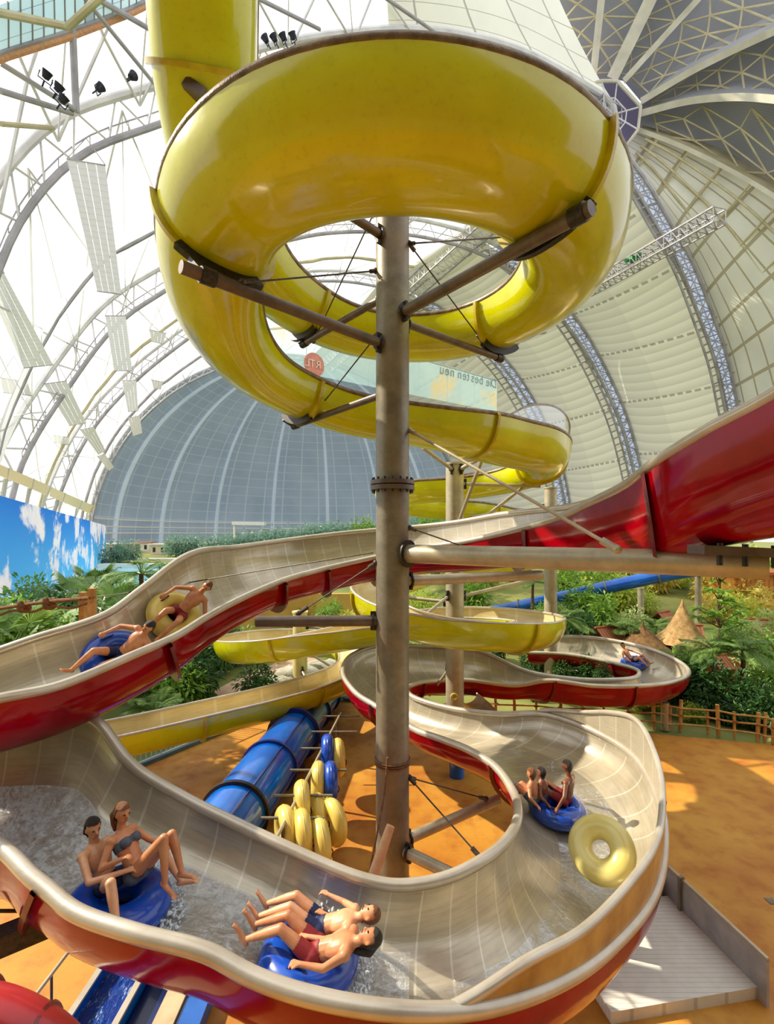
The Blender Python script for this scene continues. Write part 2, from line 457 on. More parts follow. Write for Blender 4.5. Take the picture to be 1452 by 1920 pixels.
# arches: truss of two chords, web and catwalk
def arch(px_l, px_r, label, r, drop):
    cl, cr = px_l, px_r
    t = thing('arch_truss', label, 'roof arch', cl[0], 'trussed arches of the hall roof')
    full = resample(cl + cr[1:], 90)
    low = [p + (V((-20, 150, 0)) - p).normalized()*drop + V((0, 0, -drop*.5)) for p in full]
    MB().tube(full, r, 8).build('upper_chord', M_STEELW, t)
    MB().tube(low, r*.75, 8).build('lower_chord', M_STEELG, t)
    mb = MB()
    for i in range(0, 88, 1):
        mb.bar(full[i] if i % 2 else low[i], low[i+1] if i % 2 else full[i+1], r*.28, 4)
    mb.build('web_bars', M_STEELW, t)
    mb = MB()
    rail = [p + V((0, 0, r*3.2)) for p in low[5:52]]
    mb.tube(rail, .1, 4)
    for p, q in zip(low[5:52], rail): mb.bar(p, q, .08, 4)
    mb.build('catwalk_rail', M_STEELG, t)
    return t
archs = [arch(c1l, c1r, 'nearest trussed roof arch passing the hub, with catwalk and spotlights', .62, 3.0),
         arch(c2l, c2r, 'second trussed roof arch, seen through the yellow coil', .7, 3.4),
         arch(c3l, c3r, 'third trussed roof arch, next to the far end arch', .7, 3.2),
         arch(c4l, c4r, 'farthest trussed roof arch framing the grey end dome', .7, 3.0)]
# glazed strips of the right halves
for t, px in ((archs[0], A1R), (archs[1], A2R), (archs[2], A3R)):
    a = curve([(u, v, d+1) for u, v, d in px[1:]]); b = curve([(u-24, v+7, d+1) for u, v, d in px[1:]])
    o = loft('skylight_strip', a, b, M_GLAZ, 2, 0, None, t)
    mb = MB()
    b2 = curve([(u-24, v+7, d-1) for u, v, d in px[1:]]); c2 = curve([(u-36, v+12, d-2) for u, v, d in px[1:]]); a2 = curve([(u, v, d-1) for u, v, d in px[1:]])
    A, B = resample(a2, 34), resample(b2, 34)
    for i in range(33): mb.bar(A[i], B[i+1], .16, 4); mb.bar(B[i], A[i+1], .16, 4); mb.bar(A[i], B[i], .16, 4)
    mb.tube(A, .4, 5); mb.tube(B, .4, 5)
    mb.build('strip_bracing', M_STEELG, t)
    C = resample(c2, 50); B = resample(b2, 50); mb = MB()
    mb.tube(C, .35, 5)
    for i in range(50): mb.bar(B[i], C[i], .22, 4)
    mb.build('catwalk', M_STEELG, t)
# strut lattice of the left bays
def bay(ca, cb, label, n=9, r=.15, i0=2, i1=N-1):
    mb = MB(); A = resample(ca, N); B = resample(cb, N)
    ins = lambda p: p + (V((-20, 150, 0)) - p).normalized()*1.5
    st = [i0 + (i1-i0)*j/n for j in range(n+1)]
    at = lambda c, x: ins(c[int(x)].lerp(c[min(int(x)+1, N-1)], x-int(x)))
    for j in range(n):
        m = at(A, (st[j]+st[j+1])/2).lerp(at(B, (st[j]+st[j+1])/2), .5)
        for q in (at(A, st[j]), at(A, st[j+1]), at(B, st[j]), at(B, st[j+1])): mb.bar(q, m, r, 5)
        m2 = at(A, st[j]).lerp(at(B, st[j]), .5)
        mb.bar(at(A, st[j]), m2 + V((0,0,-1)), r*.55, 5); mb.bar(at(B, st[j]), m2 + V((0,0,-1)), r*.55, 5)
    return tag(mb.build('strut_lattice', M_STEELW), label, 'roof struts', 'strut lattices under the white roof foil')
bay(c1l, c2l, 'pale strut lattice under the white foil behind the nearest arch')
bay(c2l, c3l, 'pale strut lattice under the white foil between second and third arch')
bay(c3l, c4l, 'pale strut lattice under the white foil before the grey end dome')
bay(c1l, top, 'pale strut lattice overhead in front of the nearest arch', 8, .2, 2, 28)
# membrane valley cables
for a_, b_, lb in ((c1l, c2l, 'slack seam band on the white foil behind the nearest arch'), (c2l, c3l, 'slack seam band on the white foil between second and third arch'), (c3l, c4l, 'slack seam band on the white foil before the end dome')):
    mid = [p.lerp(q, .52) + (V((-20,150,0)) - p).normalized()*3.6 + V((0,0,random.uniform(-.35,.35))) for p, q in zip(a_, b_)]
    tag(MB().tube(mid, .55, 6).build('seam_band', M_STEELT if a_ is c2l else M_STEELG), lb, 'roof seam', 'seam bands on the roof foil')
# ridge truss
t = thing('ridge_truss', 'long square lattice ridge truss running from the hub to the far dome', 'ridge truss', P(1150, 205, 108))
A, B = P(1150, 205, 110), P(610, 690, 262); ax = nrm(B-A); sd = nrm(ax.cross(V((0,0,1))))*3.2
cs = [[A.lerp(B, i/48) + sd*sx + V((0,0,-2+4*sz)) for i in range(49)] for sx in (-1, 1) for sz in (0, 1)]
mb = MB()
for c in cs: mb.tube(c, .32, 5)
mb.build('chord', M_STEELG, t)
mb = MB()
for a_, b_ in ((0, 1), (2, 3), (0, 2), (1, 3)):
    for i in range(48): mb.bar(cs[a_][i], cs[b_][i+1], .14, 4); mb.bar(cs[a_][i], cs[b_][i], .14, 4)
mb.build('web_bars', M_STEELW, t)
# far end dome
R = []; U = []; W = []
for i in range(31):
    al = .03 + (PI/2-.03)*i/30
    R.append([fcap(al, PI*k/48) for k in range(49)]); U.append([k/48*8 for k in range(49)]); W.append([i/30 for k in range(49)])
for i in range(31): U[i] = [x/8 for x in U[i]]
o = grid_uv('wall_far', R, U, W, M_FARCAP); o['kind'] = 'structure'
M_FRIB = gridpanel('hazy rib', (206, 216, 224), (190, 204, 214), (200, 210, 220), 1, 1, .34, 0)  # ribs carry painted haze and a faint glow, like the dome panels
fl = ['leftmost pale rib of the far grey dome', 'second pale rib from left on the far grey dome', 'third pale rib from left on the far grey dome', 'fourth pale rib from left on the far grey dome',
      'pale rib just left of the galvanised column on the far dome', 'pale rib right of the galvanised column on the far dome', 'rightmost pale rib of the far grey dome']
for j in range(1, 8):
    ph = PI*(1-j/8)
    pts = [fcap(.06 + (PI/2-.06)*i/24, ph)*1 for i in range(25)]
    pts = [p + (FC - p).normalized()*.8 for p in pts]
    t = thing('dome_rib', fl[j-1], 'dome rib', pts[-1], 'ribs of the far end dome')
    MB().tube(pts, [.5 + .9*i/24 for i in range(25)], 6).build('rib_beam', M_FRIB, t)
for k, zz in enumerate((7.5, 11, 15)):
    pts = [fcap(math.acos(zz/FH), PI*(.12+.86*i/40)) for i in range(41)]
    pts = [p + (FC - p).normalized()*1.5 for p in pts]
    tag(MB().tube(pts, .35, 5).build('dome_rail', gridpanel('cream rail', (226, 216, 204), (216, 206, 194), (216, 206, 194), 1, 1, .3, 0)), ['lowest', 'middle', 'topmost'][k] + ' cream horizontal rail round the foot of the far dome', 'rail', 'rails round the far dome foot')  # rail tone lifted by a faint glow, as on the ribs

# unseen dim wall added behind the viewpoint to hold back sky light
o = MB().ngon([(-60, -14, 0), (60, -14, 0), (60, -14, 30), (-60, -14, 30)]).build('wall_back_blocker', pm('dim sky blocker', (120, 112, 92), .9, 0, (84, 84, 66), .1), None, False); o['kind'] = 'structure'
# ---------------------------------------------------------------- flumes
class Flume:
    def __init__(s, st, n, k=22):
        """st: stations (A, B, sag) with A, B rim points in the hall"""
        rows = spline([list((V(a)+V(b))/2) + list(a) + list(b) + [g] for a, b, g in st], n)
        s.A = [V(r[3:6]) for r in rows]; s.B = [V(r[6:9]) for r in rows]; s.g = [float(r[9]) for r in rows]
        s.n = n; s.k = k
        s.M = [(a+b)/2 for a, b in zip(s.A, s.B)]
        s.T = [nrm(s.M[min(i+1, n-1)] - s.M[max(i-1, 0)]) for i in range(n)]
        s.arc = [0.0]
        for i in range(1, n): s.arc.append(s.arc[-1] + (s.M[i]-s.M[i-1]).length)
    def down(s, i):
        d = V((0, 0, -1)); t = s.T[i]; d = d - t*d.dot(t)
        e = s.A[i]-s.B[i]
        return nrm(d)
    def pt(s, i, t, off=0.0):
        """t 0 at rim A, 1 at rim B; off pushes outwards"""
        e = (s.A[i]-s.B[i])/2; n = s.down(i); a = PI*t
        w = e.length; eh = e.normalized()
        c, q = math.cos(a), math.sin(a)
        cx = math.copysign(abs(c)**.82, c); qx = q**.82
        return s.M[i] + eh*cx*(w+off) + n*qx*(s.g[i]+off)
    def build(s, name, label, shell, lining, rim, flange, flanges, cat='water slide', group=None, rimr=.055, lip=True, flw=.09):
        t = thing(name, label, cat, s.M[0], group); k = s.k
        ts = [j/k for j in range(k+1)]
        U = [[x]*(k+1) for x in s.arc]; W = [ts]*s.n
        grid_uv('outer_shell', [[s.pt(i, q, .05) for q in ts] for i in range(s.n)], U, W, shell, t)
        if lining: grid_uv('lining', [[s.pt(i, q, 0) for q in ts] for i in range(s.n)], U, W, lining, t)
        for side in (s.A, s.B):
            MB().tube([p + V((0, 0, .015)) for p in side], rimr, 10).build('rim', rim, t)
        for i in flanges:
            i = min(max(i, 1), s.n-2); mb = MB(); R = []
            for dx, off in ((-.035, .045), (-.035, .05+flw), (.035, .05+flw), (.035, .045)):
                R.append([s.pt(i, q, off) + s.T[i]*dx for q in ts])
            mb.rows(R).build('flange', flange, t)
        s.t = t
        return t
    def frame(s, i, t=.5, h=0.0):
        """place on the lining: point, forward, normal"""
        p = s.pt(i, t); a = s.pt(i, max(t-.04, 0)); b = s.pt(i, min(t+.04, 1))
        side = nrm(b-a); f = s.T[i]; n = nrm(side.cross(f))
        if n.z < 0: n = -n
        return p + n*h, f, n
def path_st(pts, hw, sag, bank=0.0):
    """stations from centre points (x, y, z[, bank]); bank lifts rim A"""
    c = [V(p[:3]) for p in pts]; st = []
    for i, p in enumerate(c):
        t = c[min(i+1, len(c)-1)] - c[max(i-1, 0)]; t.z = 0
        sd = nrm(t.cross(V((0, 0, 1))))
        bk = pts[i][3] if len(pts[i]) > 3 else bank
        st.append((p - sd*hw + V((0, 0, bk)), p + sd*hw - V((0, 0, bk)), sag))   # A is the left-hand rim
    return st
def ring(c, r, degs, zs, bank=0.0): return [(c[0]+r*math.cos(math.radians(a)), c[1]+r*math.sin(math.radians(a)), z, bank) for a, z in zip(degs, zs)]
C1 = (0.1, 8.7); C2 = (2.26, 16.0); C3 = (7.6, 22.4); C4 = (-3.5, 19.5)
# --- upper yellow coil (clockwise down round the main column)
yp = [(-2.45, 6.2, 17.6), (-2.62, 6.75, 16.4), (-2.78, 7.25, 15.4), (-2.95, 7.9, 14.5), (-3.02, 8.8, 13.7)]
yp += ring(C1, 3.08, [155, 130, 110, 90, 65, 40, 15, -10, -35, -62, -90, -118, -140, -160, -180, -202, -225, -248, -268],
           [13.0, 12.65, 12.45, 12.33, 12.25, 12.2, 12.16, 12.14, 12.12, 12.1, 12.08, 12.06, 11.95, 11.55, 11.2, 10.92, 10.72, 10.5, 10.34], .12)
for q_, b_ in zip(range(5 + 12, 5 + 19), (.14, .18, .22, .22, .18, .14, .12)): yp[q_] = yp[q_][:3] + (b_,)
yp += [(1.3, 12.15, 10.2, .05), (2.5, 12.75, 10.08, -.1)]
yp += ring(C2, 2.85, [-68, -45, -20, 5, 30, 55, 80], [10.02, 9.95, 9.85, 9.72, 9.6, 9.5, 9.4], -.14)
yp += [(1.2, 19.3, 9.25, -.05), (.3, 20.2, 9.1, .05), (.5, 21.6, 8.95, .1), (1.8, 22.6, 8.8, .1), (4.2, 23.6, 8.65), (7.0, 25.2, 8.4, .1), (9.6, 24.6, 8.1, .1), (10.6, 22.4, 7.7, .1), (9.6, 20.0, 7.35, .1),
       (7.4, 18.6, 7.0), (4.6, 18.3, 6.6), (2.2, 18.75, 6.25)]
YEL1 = Flume(path_st(yp, .75, .84), 300)
# --- lower yellow run
yq = ring(C2, 2.75, [118, 145, 170, 195, 225, 255, 285, 315, 345, 372, 400, 430, 452], [5.85, 5.65, 5.45, 5.25, 5.0, 4.82, 4.7, 4.55, 4.42, 4.3, 4.2, 4.12, 4.06], -.1)
yq += [(.9, 18.55, 3.98, -.02), (-.6, 17.75, 3.86), (-1.9, 17.1, 3.74, .06)]
yq += ring(C4, 2.62, [-80, -105, -135, -160, -190, -220, -250, -280, -310], [3.6, 3.42, 3.2, 3.0, 2.82, 2.68, 2.56, 2.44, 2.3], .1)
yq += [(-1.25, 19.6, 2.15, .06), (-1.5, 18.4, 2.06, .03), (-2.5, 16.9, 2.0), (-3.9, 15.6, 1.96), (-5.4, 14.5, 1.92), (-7.2, 13.3, 1.86), (-8.6, 12.6, 1.8)]
YEL2 = Flume(path_st(yq, .7, .74), 220)
def near(fl, u, v, side, lo=0, hi=None):
    S = fl.A if side == 'A' else fl.B
    f = lambda p: (726 + F*p.x/p.y - u)**2 + (HV - F*(p.z-HC)/p.y - v)**2 if p.y > .5 else 1e12
    return min(range(lo, hi or fl.n), key=lambda i: f(S[i]))
def near_pt(fl, u, v, q, lo=0, hi=None):
    f = lambda p: (726 + F*p.x/p.y - u)**2 + (HV - F*(p.z-HC)/p.y - v)**2 if p.y > .5 else 1e12
    return min(range(lo, hi or fl.n), key=lambda i: f(fl.pt(i, q, .1)))
y_front = near(YEL1, 737, 40, 'A', 60); y_back0 = near(YEL1, 740, 592, 'B', 20, y_front); y_back = near(YEL1, 740, 752, 'B', y_front)
YF = [near_pt(YEL1, 370, 110, .5, 0, 40), near(YEL1, 608, 560, 'B', 20, y_back0), near(YEL1, 903, 585, 'B', y_back0, y_front), near(YEL1, 1143, 240, 'A', y_back0, y_front), near(YEL1, 281, 350, 'A', y_front, y_back),
      near(YEL1, 596, 714, 'B', y_front, y_back + 4), near(YEL1, 926, 773, 'B', y_back), near(YEL1, 1003, 800, 'B', y_back) + 14, 230, 262]
YEL1.build('yellow_flume', 'upper yellow half pipe slide coiling round the tall galvanised column', M_YEL, M_LINY, M_RIMB, M_FLY, YF, rimr=.07)
YEL2.build('yellow_flume', 'lower yellow half pipe slide looping round the pale columns above garden', M_YEL, M_LINY, M_RIM, M_FLY, [20, 44, 62, 90, 112, 140, 165, 186, 203], rimr=.045)
# --- red slide, upper run
def PS(rows): return [(P(*a), P(*b), g) for a, b, g in rows]
RED1 = Flume(PS([
 ((1750,540,3.1),(1800,640,4.9),1.3), ((1452,743,4.3),(1480,775,6.0),1.3), ((1326,810,5.0),(1330,838,6.8),1.25), ((1226,872,5.8),(1225,890,7.7),1.2),
 ((1176,910,6.5),(1160,922,8.5),1.15), ((1106,945,7.6),(1085,948,9.6),1.1), ((1060,968,8.6),(1030,956,10.7),1.0), ((976,993,10.2),(940,966,12.2),.95),
 ((880,1015,11.6),(850,981,13.6),.9), ((771,1032,12.6),(755,991,14.5),.85), ((705,1046,12.8),(670,998,14.5),.85), ((600,1070,12.2),(550,1012,13.8),.85),
 ((530,1090,11.2),(450,1026,12.4),.85), ((420,1140,9.5),(366,1037,10.6),.88), ((385,1160,9.0),(338,1050,10.2),.9), ((325,1197,8.2),(260,1110,9.2),.9), ((250,1230,7.6),(200,1153,8.6),.9),
 ((105,1290,6.6),(60,1200,8.0),.92), ((0,1312,6.1),(-60,1240,7.6),.92), ((-250,1370,5.4),(-350,1290,7.0),.92)]), 220)
RED1.build('red_flume', 'upper red half pipe slide sweeping behind the column from upper right to left', M_RED, M_LIN, M_RIM, M_FLR, [near(RED1, *q, 'A') for q in ((1207,888), (976,993), (705,1046), (612,1067), (532,1090), (318,1201))], rimr=.07, flw=.13)
# --- red slide, lower run
RED2 = Flume(PS([
 ((-250,1500,6.0),(-150,1352,7.4),1.2), ((0,1590,5.2),(178,1352,7.3),1.15), ((62,1650,4.9),(236,1424,7.1),.97), ((85,1668,4.82),(256,1443,7.08),.93), ((145,1715,4.6),(350,1500,6.85),.86), ((250,1752,4.4),(430,1540,6.65),.82),
 ((390,1790,4.3),(540,1592,6.35),.8), ((475,1835,4.22),(620,1628,6.2),.8), ((575,1870,4.15),(680,1650,6.1),.82), ((725,1897,4.15),(745,1662,6.1),.85), ((880,1897,4.4),(830,1650,6.25),.85),
 ((1040,1850,5.0),(920,1605,6.7),.85), ((1150,1775,5.8),(962,1560,7.4),.82), ((1225,1680,6.7),(972,1520,8.1),.8), ((1245,1590,7.6),(962,1485,8.8),.8), ((1235,1500,8.7),(930,1440,9.6),.8),
 ((1190,1420,9.9),(880,1408,10.4),.8), ((1110,1370,11.2),(830,1388,11.0),.8), ((1020,1340,12.2),(780,1370,11.8),.8), ((940,1340,13.0),(740,1345,12.6),.8), ((860,1332,13.7),(700,1322,13.3),.8),
 ((795,1316,14.5),(664,1297,14.3),.8), ((768,1303,15.1),(643,1262,15.6),.8), ((765,1290,15.8),(655,1233,16.8),.8), ((795,1280,16.4),(700,1213,17.9),.8), ((876,1276,16.8),(800,1213,18.5),.8),
 ((966,1286,16.6),(896,1220,18.4),.8), ((1031,1277,16.4),(985,1258,18.0),.8), ((1116,1287,16.3),(1085,1274,18.0),.78), ((1200,1287,16.4),(1150,1275,18.0),.78), ((1262,1279,17.0),(1190,1271,18.5),.78),
 ((1292,1263,18.2),(1199,1261,19.2),.78), ((1278,1244,19.6),(1186,1253,20.0),.78), ((1226,1220,21.5),(1150,1244,20.8),.78), ((1160,1203,23.0),(1096,1232,21.5),.78), ((1100,1195,24.0),(1050,1226,22.0),.78), ((1040,1193,24.6),(990,1224,22.5),.78)]), 380)
RED2.build('red_flume', 'lower red half pipe slide bending round the column foot with riders in it', M_RED, M_LIN, M_RIM, M_FLR, [near(RED2, 75, 1660, 'A'), near(RED2, 930, 1440, 'B'), near(RED2, 700, 1322, 'B'), near(RED2, 795, 1280, 'A', 200), near(RED2, 1040, 1279, 'A', 200), near(RED2, 1192, 1287, 'A', 200), near(RED2, 1150, 1244, 'B', 200)], rimr=.08, flw=.08)
# ---------------------------------------------------------------- columns and their arms
CX, CY = .1, 8.7
def tocol(px, v, side, cx=CX, cy=CY): ...
def arm(t, z, tip, r, saddle=None, a0=None, mat=M_GALVD, c=(CX, CY), cr=.3):
    """horizontal pipe arm from the column at height z to tip (x, y)"""
    d = nrm(V((tip[0]-c[0], tip[1]-c[1], 0))); a = V((c[0], c[1], z)) + d*(cr-.02); b = V((tip[0], tip[1], tip[2] if len(tip) > 2 else z))
    o = MB().tube([a, b], r, 14).build('support_arm', mat, t)
    mb = MB(); sd = d.cross(V((0, 0, 1)))
    mb.sbar(a - d*.02, a + d*.12, .05, .34); mb.tube([a + d*.06, a + d*.09], r*1.5, 14)
    mb.build('mounting_plate', M_BOLT, o)
    if saddle:                           # cradle hugging the flume above the arm tip
        fl, i = saddle; mb = MB(); R = []; qs = [.3 + .4*k/12 for k in range(13)]
        for dx, off in ((-.05, .06), (-.05, .2), (.05, .2), (.05, .06)): R.append([fl.pt(i, q, off) + fl.T[i]*dx for q in qs])
        mb.rows(R); lo = min((fl.pt(i, q, .2) for q in qs), key=lambda w: (w - b).length)
        e = a + nrm(b-a)*min(max((lo-a).dot(nrm(b-a)), .3), (b-a).length)
        mb.sbar(lo, e, .16, .1); mb.tube([e - nrm(b-a)*.1, e + nrm(b-a)*.1], r*1.25, 12)
        mb.build('saddle_bracket', M_BOLT, o)
    return o
def rod(t, a, b, r=.014, ends=True, mat=M_WIRE):
    a, b = V(a), V(b); mb = MB().bar(a, b, r, 6)
    d = nrm(b-a)
    if ends:
        mb.tube([a, a + d*.16], min(r*2.6, .045), 8); mb.tube([b - d*.22, b], min(r*2.8, .05), 8)
        mb.ball(a, min(r*4, .06), 8, 6); mb.ball(b, min(r*4, .06), 8, 6)
    return mb.build('tie_rod', mat, t)
mc = thing('support_column', 'tall thick galvanised steel column in the middle carrying the yellow coil', 'column', (CX, CY, 0))
MB().tube([(CX, CY, 0), (CX, CY, 4), (CX, CY, 8), (CX, CY, 13.6)], .3, 40).build('pole', M_GALV, mc)
z0 = 8.08
fl_ = MB().lathe([(.3, z0-.1), (.4, z0-.1), (.4, z0-.02), (.31, z0-.02), (.31, z0), (.4, z0), (.4, z0+.07), (.3, z0+.07)], (CX, CY, 0), 36).build('flange_collar', M_GALVD, mc)
mb = MB()
for k in range(16):
    a = 2*PI*k/16; mb.tube([(CX+.36*math.cos(a), CY+.36*math.sin(a), z0-.15), (CX+.36*math.cos(a), CY+.36*math.sin(a), z0+.12)], .018, 6)
mb.build('bolt_ring', M_BOLT, fl_)
MB().lathe([(.3, 0), (.5, 0), (.5, .04), (.3, .06)], (CX, CY, 0), 30).build('base_plate', M_GALVD, mc)
arm(mc, 11.1, (2.45, 5.75), .095, (YEL1, YF[3])); arm(mc, 10.56, (-2.6, 6.05), .085, (YEL1, YF[4]))
arm(mc, 11.57, (-1.95, 11.1), .07, (YEL1, YF[1])); arm(mc, 11.09, (2.48, 10.65), .07, (YEL1, YF[2]))
arm(mc, 12.47, (-1.75, 6.75), .075); arm(mc, 9.78, (-2.2, 11.5), .07, (YEL1, YF[5]))
arm(mc, 6.84, (4.32, 5.42), .165, None, None, M_GALVL); arm(mc, 5.62, (-2.35, 8.6), .1)
arm(mc, 6.33, (3.2, 10.0), .1, None, None, M_GALVL); arm(mc, 1.545, (2.36, 10.2), .1, None, None, M_GALVL); arm(mc, 1.545, (1.95, 7.3), .1, None, None, M_GALVL)
cr = lambda u, z: V((CX + (.3 if u > 0 else -.3), CY-.05, z))
for a, b in ((cr(1, 12.42), P(1003, 440, 6.4)), (cr(1, 12.42), P(905, 640, 10.4)), (cr(-1, 11.93), P(455, 530, 6.6)), (cr(-1, 13.05), P(588, 640, 10.9)),
             (cr(-1, 10.75), P(583, 785, 11.2)), (cr(1, 7.3), P(935, 1047, 10.2)), (cr(-1, 6.67), P(560, 1150, 9.0)), (cr(1, 2.8), P(912, 1498, 9.9)), (cr(1, 2.8), P(905, 1612, 7.6))):
    rod(mc, a, b)
rod(mc, cr(1, 9.06), P(1158, 1030, 5.95), .026, True, M_GALVL)
q = P(368, 172, 7.25); MB().box(q, (.34, .2, .16), Matrix.Rotation(.6, 4, 'Y')).build('bracket', M_GALVD, YEL1.t, False)
# saddle beam carrying the red slide at the right
t = thing('saddle_beam', 'dark steel saddle beam under the red slide at the end of the long pale arm', 'beam', P(1400, 1040, 5.3))
a, b = P(1305, 1030, 5.3), P(1640, 1045, 5.3)
MB().sbar(a, b, .3, .1).build('plate', M_GALVD, t, False)
mb = MB()
for f in (.1, .24, .4): mb.tube([a.lerp(b, f) + V((0, -.1, -.16)), a.lerp(b, f) + V((0, -.1, .08))], .03, 8)
mb.build('bolt', M_BOLT, t)
# pale columns in the middle distance
def pcol(label, x, y, z, r, mat=M_GALVL, cap=True):
    t = thing('support_column', label, 'column', (x, y, 0))
    MB().tube([(x, y, 0), (x, y, z/2), (x, y, z)], r, 28).build('pole', mat, t)
    if cap: MB().lathe([(r, z-.02), (r*1.12, z-.02), (r*1.12, z+.04), (0, z+.05)], (x, y, 0), 28).build('cap', mat, t)
    return t
k2 = pcol('pale galvanised column right of the tall one, with struts at its top', 2.26, 16.0, 9.5, .3)
for z, tip, r in ((9.3, (1.0, 13.4, 9.6), .06), (9.3, (3.35, 14.1, 9.75), .07), (8.85, (5.2, 16.3, 8.8), .06), (8.05, (2.4, 18.9, 8.4), .06), (5.15, (.2, 14.3, 4.0), .05), (5.1, (5.3, 17.0, 5.6), .06), (4.9, (-.3, 17.3, 5.0), .06), (2.6, (1.5, 16.9, 1.5), .05)):
    arm(k2, z, tip, r, None, None, M_GALVL, (2.26, 16.0))
mb = MB(); mb.bar(P(908, 850, 14.0), P(862, 975, 15.6), .06, 8); mb.build('strut', M_GALVL, k2)
mb = MB(); mb.bar(P(995, 903, 16.4), P(890, 985, 15.8), .06, 8); mb.build('strut', M_GALVL, k2)
lab2 = MB().torus((2.2, 15.69, 1.85), .1, .03, Matrix.Rotation(PI/2, 4, 'X'), 20, 8).build('hose_ring', pm('pale yellow plastic', (226, 206, 96), .4), k2)
k3 = pcol('pale galvanised column standing farther right behind the yellow loop', 7.64, 22.4, 9.3, .29)
for z, tip in ((8.4, (3.9, 22.9, 8.0)), (6.2, (5.0, 18.9, 5.6)), (7.2, (10.0, 21.5, 6.9))): arm(k3, z, tip, .06, None, None, M_GALVL, (7.64, 22.4))
k4 = pcol('short cream yellow column in the middle of the left yellow loop', -3.53, 19.5, 4.0, .29, pm('cream steel', (226, 214, 150), .5, .1, (196, 182, 118), 2))
for z, tip in ((2.4, (-1.3, 19.2, 1.3)), (3.5, (-.6, 18.2, 3.1)), (1.7, (-2.6, 17.6, 1.1))): arm(k4, z, tip, .05, None, None, M_GALVL, (-3.53, 19.5))
pcol('thin grey post under the blue slide, left of the straw roofs', *P(1202, 1100, 30)[:2], 3.75, .19, M_GALVL)
pcol('thin grey post under the upper end of the blue slide, behind a bush', *P(1310, 1075, 31)[:2], 4.5, .2, M_GALVL)
pcol('thin grey post far back under the blue slide near the pink house', *P(1115, 1080, 44)[:2], 3.4, .16, M_GALVL)
# underside posts of the slides near the floor
def leg(label, x, y, z, r, mat): return pcol(label, x, y, z, r, mat, False)
pcol('short blue stump post on the orange floor behind the inner red curve', *G(857, 1455)[:2], .55, .22, M_BLUE)
pcol('dark galvanised post under the near bend of the red slide', .9, 5.2, 1.95, .16, M_GALVD, False)
pcol('dark galvanised post under the right bend of the red slide', 3.6, 8.2, 1.55, .16, M_GALVD, False)
pcol('pale post under the far bend of the lower red slide', 10.2, 17.6, 1.0, .14, M_GALVL, False)
# timber / steel beam at left under the near flume
t = thing('under_beam', 'dark heavy beam under the near red slide at the left edge', 'beam', P(60, 1740, 5.2))
MB().sbar(P(-60, 1790, 4.9), P(150, 1705, 5.5), .22, .22).build('beam', M_BOLT, t, False)
MB().bar(P(-40, 1708, 5.3), P(60, 1708, 5.5), .02, 8).build('rod', M_WIRE, t)
# splash guards standing on the outer rims
def guard(fl, i0, i1, side, hts, label, mat, name='splash_guard', rimm=M_RIM, lean=.0, n=40, cat='splash guard', rr=.05):
    S = fl.A if side == 'A' else fl.B; O = fl.B if side == 'A' else fl.A
    base = resample(S[i0:i1+1], n); opp = resample(O[i0:i1+1], n)
    hh = [float(x[0]) for x in spline([(h, 0, i) for i, h in enumerate(hts)], n)]
    R0 = []; top = []
    for i in range(n):
        out = nrm(base[i] - opp[i]); out.z = 0
        q = base[i] - out*.02; h = max(hh[i], .02)
        top.append(q + V((0, 0, h)) + out*lean*h); R0.append([q + V((0, 0, -.12)), q + V((0, 0, h*.5)) + out*lean*h*.4, top[-1]])
    t = thing(name, label, cat, base[0])
    L = [0.0]
    for a, b in zip(base, base[1:]): L.append(L[-1] + (b-a).length)
    grid_uv('guard_panel', R0, [[x]*3 for x in L], [[0, .5, 1]]*n, mat, t)
    out2 = [[p + (nrm(b-o)*.035) for p in r] for r, b, o in zip(R0, base, opp)]
    grid_uv('back_face', out2, [[x]*3 for x in L], [[0, .5, 1]]*n, M_GUARD, t)
    MB().tube(top, rr, 10).build('guard_rim', rimm, t)
    return t
M_GUARD = pm('amber stained guard', (206, 168, 96), .35, .1, (158, 116, 54), 1.6, .1, coat=.2)
guard(RED2, near(RED2, 850, 1897, 'A'), near(RED2, 1012, 1340, 'A'), 'A', [.02, .34, .42, .52, .6, .58, .62, .72, .82, .62, .3, .1], 'tall wavy clear edged splash wall round the right bend of the near red slide', M_LIN, rr=.055, n=70)
FLP = [(-14,6),(-7.6,14.9),(-5.8,17.6),(-1.97,20.6),(2,19.6),(4.1,18.6),(13,16.4),(26,13.5),(26,-6),(-14,-6)]
def floor_mat():
    t = NT('orange rubber floor')
    n1 = t.noise(.55, 6, .6); n2 = t.noise(2.2, 5); n3 = t.noise(60, 2)
    c = t.mix(t.ramp(n1, .38, .66), srgb(208, 152, 60), srgb(182, 114, 38))
    c = t.mix(t.math('MULTIPLY', t.ramp(n2, .5, .75), .5), c, srgb(150, 78, 26))
    c = t.mix(t.math('MULTIPLY', n3, .25), c, srgb(150, 84, 20))
    r = t.math('ADD', t.math('MULTIPLY', n2, .5), .25)
    return t.done(t.pbr(c, r, 0, t.bump(n3, .25, .01), 0, .35))
o = MB().ngon([(x, y, 0) for x, y in FLP]).build('floor', floor_mat(), None, False); o['kind'] = 'structure'
def terr(x, y):
    k = min(max((x-.5)/3.5, 0), 1); return k*k*(3-2*k) * 3.3*min(max((y-22)/22, 0), 1)**.9
o = MB().ngon([(-320,-20,-.06),(320,-20,-.06),(320,420,-.06),(-320,420,-.06)]).build('ground', pm('garden soil', (140, 138, 70), .9, 0, (84, 104, 42), .15, .3, 3), None, False); o['kind'] = 'structure'

